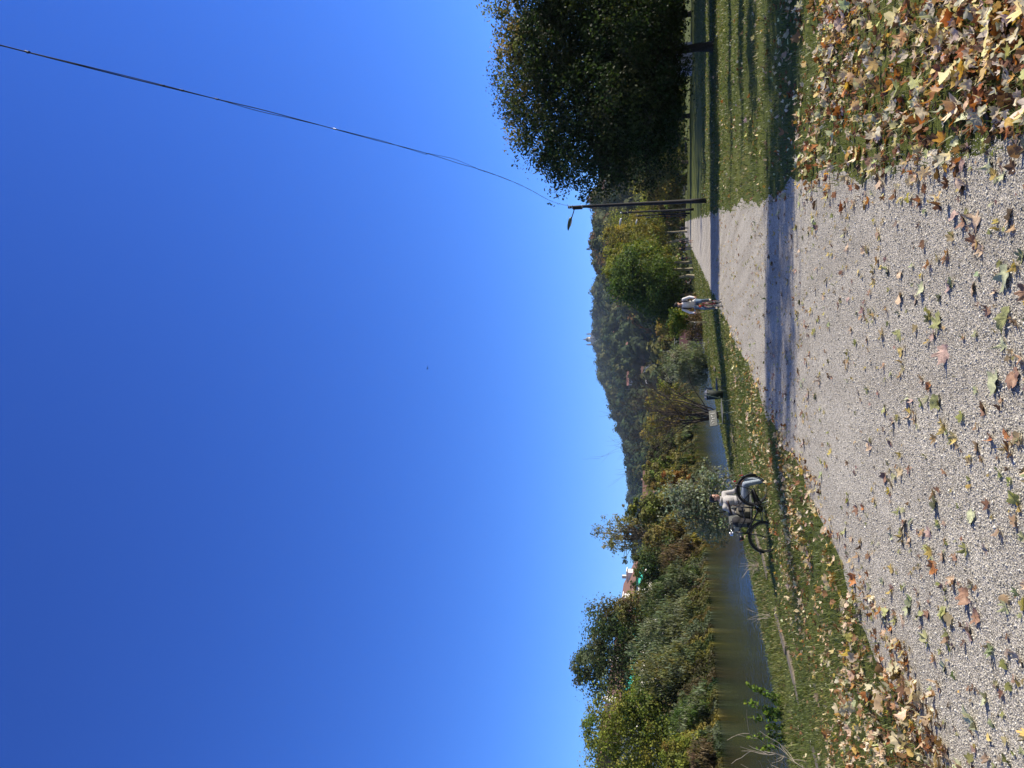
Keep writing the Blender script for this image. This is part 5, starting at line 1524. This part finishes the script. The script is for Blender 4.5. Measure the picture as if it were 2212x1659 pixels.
def make_person(label, loc, rz, J, top, legs, shoes=None, hair=None, vox=.014, short_sleeve=False, shorts=False, face=0.0, cap_m=None, curl=.5, hood=False):
    t = thing('person', label, 'person', loc, rz)
    J = {k: Vector(v) for k, v in J.items()}
    shoes = shoes or M['black_cloth']; hair = hair or M['hair']
    F3 = Matrix.Rotation(face, 3, 'Z')
    hd = J['head']; hf = lambda x, y, z: hd + F3 @ Vector((x, y, z))
    mb = MB()
    cap(mb, J['neck'] - Vector((0, 0, .05)), hd - Vector((0, 0, .05)), .056, .05)
    mb.ball(hf(-.008, 0, .03), (.096, .076, .092)); mb.ball(hf(.028, 0, -.045), (.066, .058, .062)); mb.ball(hf(.052, 0, -.088), (.03, .03, .024))
    mb.add([hf(*q) for q in ((.083, -.012, .02), (.083, .012, .02), (.112, 0, -.022), (.082, -.019, -.03), (.082, .019, -.03), (.05, 0, 0))], [(0, 1, 2), (0, 2, 3), (1, 4, 2), (2, 4, 3), (5, 1, 0), (5, 0, 3), (5, 3, 4), (5, 4, 1)])
    for s in (-1, 1): mb.ball(hf(-.004, s * .078, -.01), (.02, .012, .032), 8, 6)
    mb.ball(J['chest'], (.115, .15, .17)); mb.ball(J['waist'], (.105, .135, .15)); mb.ball(J['pelvis'], (.12, .155, .12))
    cap(mb, J['waist'], J['chest'], .11, .12); cap(mb, J['chest'], J['neck'], .1, .058)
    for s in 'lr':
        cap(mb, J['chest'] + Vector((0, 0, .09)), J['sh' + s], .07, .06); cap(mb, J['sh' + s], J['el' + s], .05, .038); cap(mb, J['el' + s], J['ha' + s], .038, .026)
        d = J['ha' + s] - J['el' + s]; hand_shape(mb, J['ha' + s], J.get('hd' + s, d), J.get('hn' + s, (0, 0, -1)), 1 if s == 'l' else -1, curl)
        cap(mb, J['hip' + s], J['kn' + s], .082, .056); cap(mb, J['kn' + s], J['an' + s], .054, .036); cap(mb, J['an' + s], J['to' + s], .036, .03); cap(mb, J['pelvis'], J['hip' + s], .1, .085)
    fuse(mb, 'body', M['skin'], t, vox)
    mb = MB(); mb.ball(J['chest'], (.135, .172, .185)); mb.ball(J['waist'], (.13, .158, .16)); mb.ball(J['pelvis'] + Vector((0, 0, .05)), (.135, .165, .08))
    cap(mb, J['waist'], J['chest'], .125, .135); cap(mb, J['chest'], J['neck'] - Vector((0, 0, .05)), .11, .075)
    for s in 'lr':
        cap(mb, J['chest'] + Vector((0, 0, .09)), J['sh' + s], .085, .072); cap(mb, J['sh' + s], J['el' + s].lerp(J['sh' + s], .3 if short_sleeve else 0), .066, .056)
        if not short_sleeve: cap(mb, J['el' + s], J['ha' + s].lerp(J['el' + s], .06), .055, .042)
    if hood: mb.torus(J['neck'] + Vector((-.03, 0, -.01)), .085, .035, 'Z', 18, 8)
    fuse(mb, 'top', top, t, vox)
    mb = MB(); mb.ball(J['pelvis'], (.137, .172, .125))
    for s in 'lr':
        cap(mb, J['pelvis'], J['hip' + s], .115, .1); k = J['kn' + s]
        cap(mb, J['hip' + s], k, .097, .072)
        if not shorts: cap(mb, k, J['an' + s].lerp(k, .08), .07, .054)
    fuse(mb, 'trousers' if not shorts else 'shorts', legs, t, vox)
    for s in 'lr':
        mb = MB(); a, b = J['an' + s], J['to' + s]; dd = (b - a); bk = a - Vector((dd.x, dd.y, 0)) * .25
        cap(mb, bk - Vector((0, 0, .03)), b, .04, .036); cap(mb, a + Vector((0, 0, .02)), a - Vector((0, 0, .03)), .048, .046)
        fuse(mb, 'shoe', shoes, t, vox)
    mb = MB(); mb.ball(hf(-.022, 0, .048), (.1, .088, .09)); mb.ball(hf(-.06, 0, 0), (.06, .078, .075)); mb.ball(hf(.045, 0, .1), (.05, .06, .03))
    hr_ = fuse(mb, 'hair', hair if cap_m is None else hair, t, vox * .8)
    if cap_m is not None:
        mb = MB(); mb.ball(hf(-.012, 0, .075), (.112, .096, .075)); mb.prism([tuple(hf(.06 + .02 * math.cos(a), .07 * math.sin(a), 0).xy) if False else tuple((hf(.07 + .09 * math.cos(a), .075 * math.sin(a), 0)).xy) for a in np.linspace(-1.57, 1.57, 9)], hd.z + .066, hd.z + .078, 'Z'); mb.build('cap', cap_m, t)
    for s in (-1, 1):
        mb = MB(); mb.ball(hf(.079, s * .031, .014), (.009, .014, .009), 8, 6); mb.build('eye', M['eye'], t)
        mb = MB(); mb.ball(hf(.08, s * .032, .034), (.01, .02, .005), 8, 5); mb.build('eyebrow', hair, t)
    mb = MB(); mb.ball(hf(.085, 0, -.055), (.01, .022, .007), 10, 6); mb.build('mouth', M['lips'], t)
    return t


# seated person behind the bicycle (x runs to the right of the picture, y away)
J = dict(pelvis=(-.02, 0, .56), waist=(-.05, 0, .75), chest=(-.05, -.02, .93), neck=(-.03, -.03, 1.13), head=(.02, -.04, 1.26),
         shl=(.09, .13, 1.03), shr=(-.18, -.17, 1.02), ell=(.15, .12, .80), elr=(-.30, -.22, .78), hal=(.33, .06, .665), har=(-.37, -.12, .53),
         hdl=(.9, -.1, -.35), hnl=(0, 0, -1), hdr=(-.4, .2, -.7), hnr=(1, 0, 0),
         hipl=(.03, .1, .55), hipr=(.03, -.1, .55), knl=(.46, .14, .57), knr=(.42, -.16, .56), anl=(.47, .13, .12), anr=(.53, -.16, .12), tol=(.62, .11, .045), tor=(.68, -.2, .045))
make_person('person in a pale sweatshirt and light jeans sitting on the bench behind the bicycle', SB, R(-8), J, M['knit'], M['jeans_pale'], M['white_cloth'], vox=.0095, face=R(-22), hood=True)
# bags on the bench
o = thing('shoulder_bag', 'olive canvas bag slumped on the bench beside the seated person', 'bag', SB + Vector((-.24, -.42, .47)), rb)
mb = MB(); mb.ball((0, 0, .15), (.13, .2, .17)); mb.box((0, 0, .08), (.22, .34, .16), bev=.03); fuse(mb, 'bag_body', M['olive_cloth'], o, .014)
mb = MB(); mb.box((.1, 0, .2), (.05, .3, .16), bev=.02); mb.build('flap', M['black_cloth'], o)
mb = MB(); mb.tube([(0, -.17, .24), (.02, -.1, .36), (.02, .1, .36), (0, .17, .24)], .013, 6); mb.build('strap', M['black_cloth'], o)
o = thing('backpack', 'black backpack with a grey patch leaning at the end of the bench', 'backpack', SB + Vector((-.46, -.60, .44)), rb)
mb = MB(); mb.box((0, 0, .2), (.18, .28, .40), bev=.06); mb.ball((.03, 0, .34), (.1, .14, .12)); fuse(mb, 'bag_body', M['black_cloth'], o, .014)
mb = MB(); mb.box((.02, -.156, .22), (.1, .012, .2), bev=.004); mb.build('patch', M['bench_slat'], o)
mb = MB(); mb.tube([(-.02, -.05, .42), (-.02, -.02, .48), (-.02, .04, .48), (-.02, .06, .42)], .012, 6); mb.build('handle', M['black_cloth'], o)

# rider coming along the path
RJ = dict(pelvis=(-.23, 0, 1.04), waist=(-.17, 0, 1.2), chest=(-.09, 0, 1.38), neck=(-.05, 0, 1.57), head=(-.01, 0, 1.70),
          shl=(-.07, .2, 1.49), shr=(-.07, -.2, 1.49), ell=(.06, .31, 1.25), elr=(.06, -.31, 1.25), hal=(.22, .30, 1.075), har=(.22, -.30, 1.075),
          hdl=(1, 0, -.2), hdr=(1, 0, -.2), hnl=(0, 0, -1), hnr=(0, 0, -1),
          hipl=(-.2, .1, 1.0), hipr=(-.2, -.1, 1.0), knl=(.1, .15, .80), knr=(.16, -.14, .66), anl=(-.2, .14, .5), anr=(.02, -.14, .25), tol=(-.07, .15, .445), tor=(.17, -.15, .21))
ra_ = at(1559, 652, 32.0); fa_ = at(1562.5, 661, 30.85); ra_.z = fa_.z = .004
b2 = make_bicycle('dark red bicycle ridden towards the camera along the gravel path', M['red_paint'])
place_frame(b2, ra_, fa_)
loc2 = b2.matrix_world.translation.copy(); ang2 = math.atan2(fa_.y - ra_.y, fa_.x - ra_.x)
r2 = make_person('person in a white top and dark cap riding the red bicycle along the path', loc2, ang2, RJ, M['white_cloth'], M['jeans'], M['pale_leather'], vox=.011, cap_m=M['black_cloth'], curl=.9)
bp = thing('backpack', 'black backpack on the back of the rider in white, its straps over the shoulders', 'backpack', loc2, ang2)
mb = MB(); mb.box((-.31, 0, 1.34), (.16, .28, .40), bev=.05); mb.build('bag_body', M['black_cloth'], bp)
for s in (-1, 1):
    mb = MB(); mb.tube([(-.23, s * .12, 1.52), (-.1, s * .135, 1.575), (.02, s * .14, 1.49), (.06, s * .15, 1.36), (-.02, s * .18, 1.22), (-.22, s * .14, 1.18)], .026, 6); mb.build('strap', M['black_cloth'], bp)

# walkers and far rider on the path
def stride(k=1, arm=.0):
    return dict(pelvis=(0, 0, .95), waist=(0, 0, 1.1), chest=(.02, 0, 1.28), neck=(.03, 0, 1.48), head=(.06, 0, 1.62), shl=(.02, .19, 1.41), shr=(.02, -.19, 1.41),
                ell=(-.08 * k, .25, 1.14), elr=(.08 * k, -.25, 1.14), hal=(.06 - .1 * k, .25 - arm, .92 + arm), har=(.06 + .16 * k, -.24 + arm, .93 + arm),
                hipl=(0, .1, .92), hipr=(0, -.1, .92), knl=(.16 * k, .1, .5), knr=(-.06 * k, -.1, .5), anl=(.26 * k, .1, .1), anr=(-.32 * k, -.1, .16), tol=(.42 * k + (0 if k > 0 else .3), .1, .05), tor=(-.2 * k, -.1, .06))


back = math.atan2(1, K); fwd_ = math.atan2(-1, -K)
p = ground_at(1498, 521); make_person('person in black with bare legs and dark shorts walking on the path', p, fwd_, stride(1, .1), M['black_cloth'], M['grey_cloth'], vox=.02, shorts=True)
p = ground_at(1498, 536); w2 = make_person('person in a black jacket and dark trousers walking beside the one in shorts', p, fwd_, stride(-1), M['black_cloth'], M['grey_cloth'], M['white_cloth'], vox=.02)
o = thing('carrier_bag', 'white carrier bag held between the two walkers', 'bag', p + Vector((.42, 0, .62)))
mb = MB(); mb.ball((0, 0, .13), (.13, .09, .17)); mb.build('bag_body', M['white_cloth'], o); mb = MB(); mb.tube([(-.06, 0, .26), (-.03, 0, .38), (.03, 0, .38), (.06, 0, .26)], .01, 5); mb.build('handle', M['white_cloth'], o)
p = ground_at(1496, 557); b3 = make_bicycle('dark bicycle ridden far along the path', M['black']); d = Vector((-K, -1, 0)).normalized()
place_frame(b3, p - d * .53, p + d * .56)
make_person('person in navy with pale cap riding the far dark bicycle', b3.matrix_world.translation.copy(), fwd_, RJ, M['navy'], M['black_cloth'], vox=.02, cap_m=M['white_cloth'])
p = ground_at(1488, 492); make_person('tiny person in dark clothes walking at the far end of the path', p, back, stride(1), M['navy'], M['black_cloth'], vox=.03)
# pair on the far bench
fb = ground_at(1500, 608)
SJ = dict(J); SJ.update(elr=(-.1, -.26, .82), har=(.2, -.22, .66), hdr=(1, 0, -.3), hnr=(0, 0, -1), shr=(-.06, -.2, 1.02), shl=(-.04, .2, 1.02), ell=(-.02, .25, .8), hal=(.24, .14, .66))
make_person('person in black with pale hair sitting on the far bench beside the path', fb + Vector((.1, .35, 0)), rb, SJ, M['black_cloth'], M['black_cloth'], M['white_cloth'], vox=.022)
make_person('person in grey leaning back on the far bench, legs stretched out', fb + Vector((-.15, -.35, 0)), rb, SJ, M['grey_cloth'], M['black_cloth'], vox=.022)

# ================================================================== air
hz = MB(); hz.box((300, 1500, 145), (5200, 3400, 300))
m = bpy.data.materials.new('air'); m.use_nodes = True; nt = m.node_tree
for n_ in list(nt.nodes):
    if n_.type != 'OUTPUT_MATERIAL': nt.nodes.remove(n_)
pv = nt.nodes.new('ShaderNodeVolumePrincipled'); pv.inputs['Color'].default_value = (.62, .76, 1, 1); pv.inputs['Density'].default_value = .00006; pv.inputs['Anisotropy'].default_value = .2
nt.links.new(pv.outputs[0], nt.nodes['Material Output'].inputs['Volume'])
HAZE = True
if HAZE: tag(hz.build('haze', m), kind='stuff')
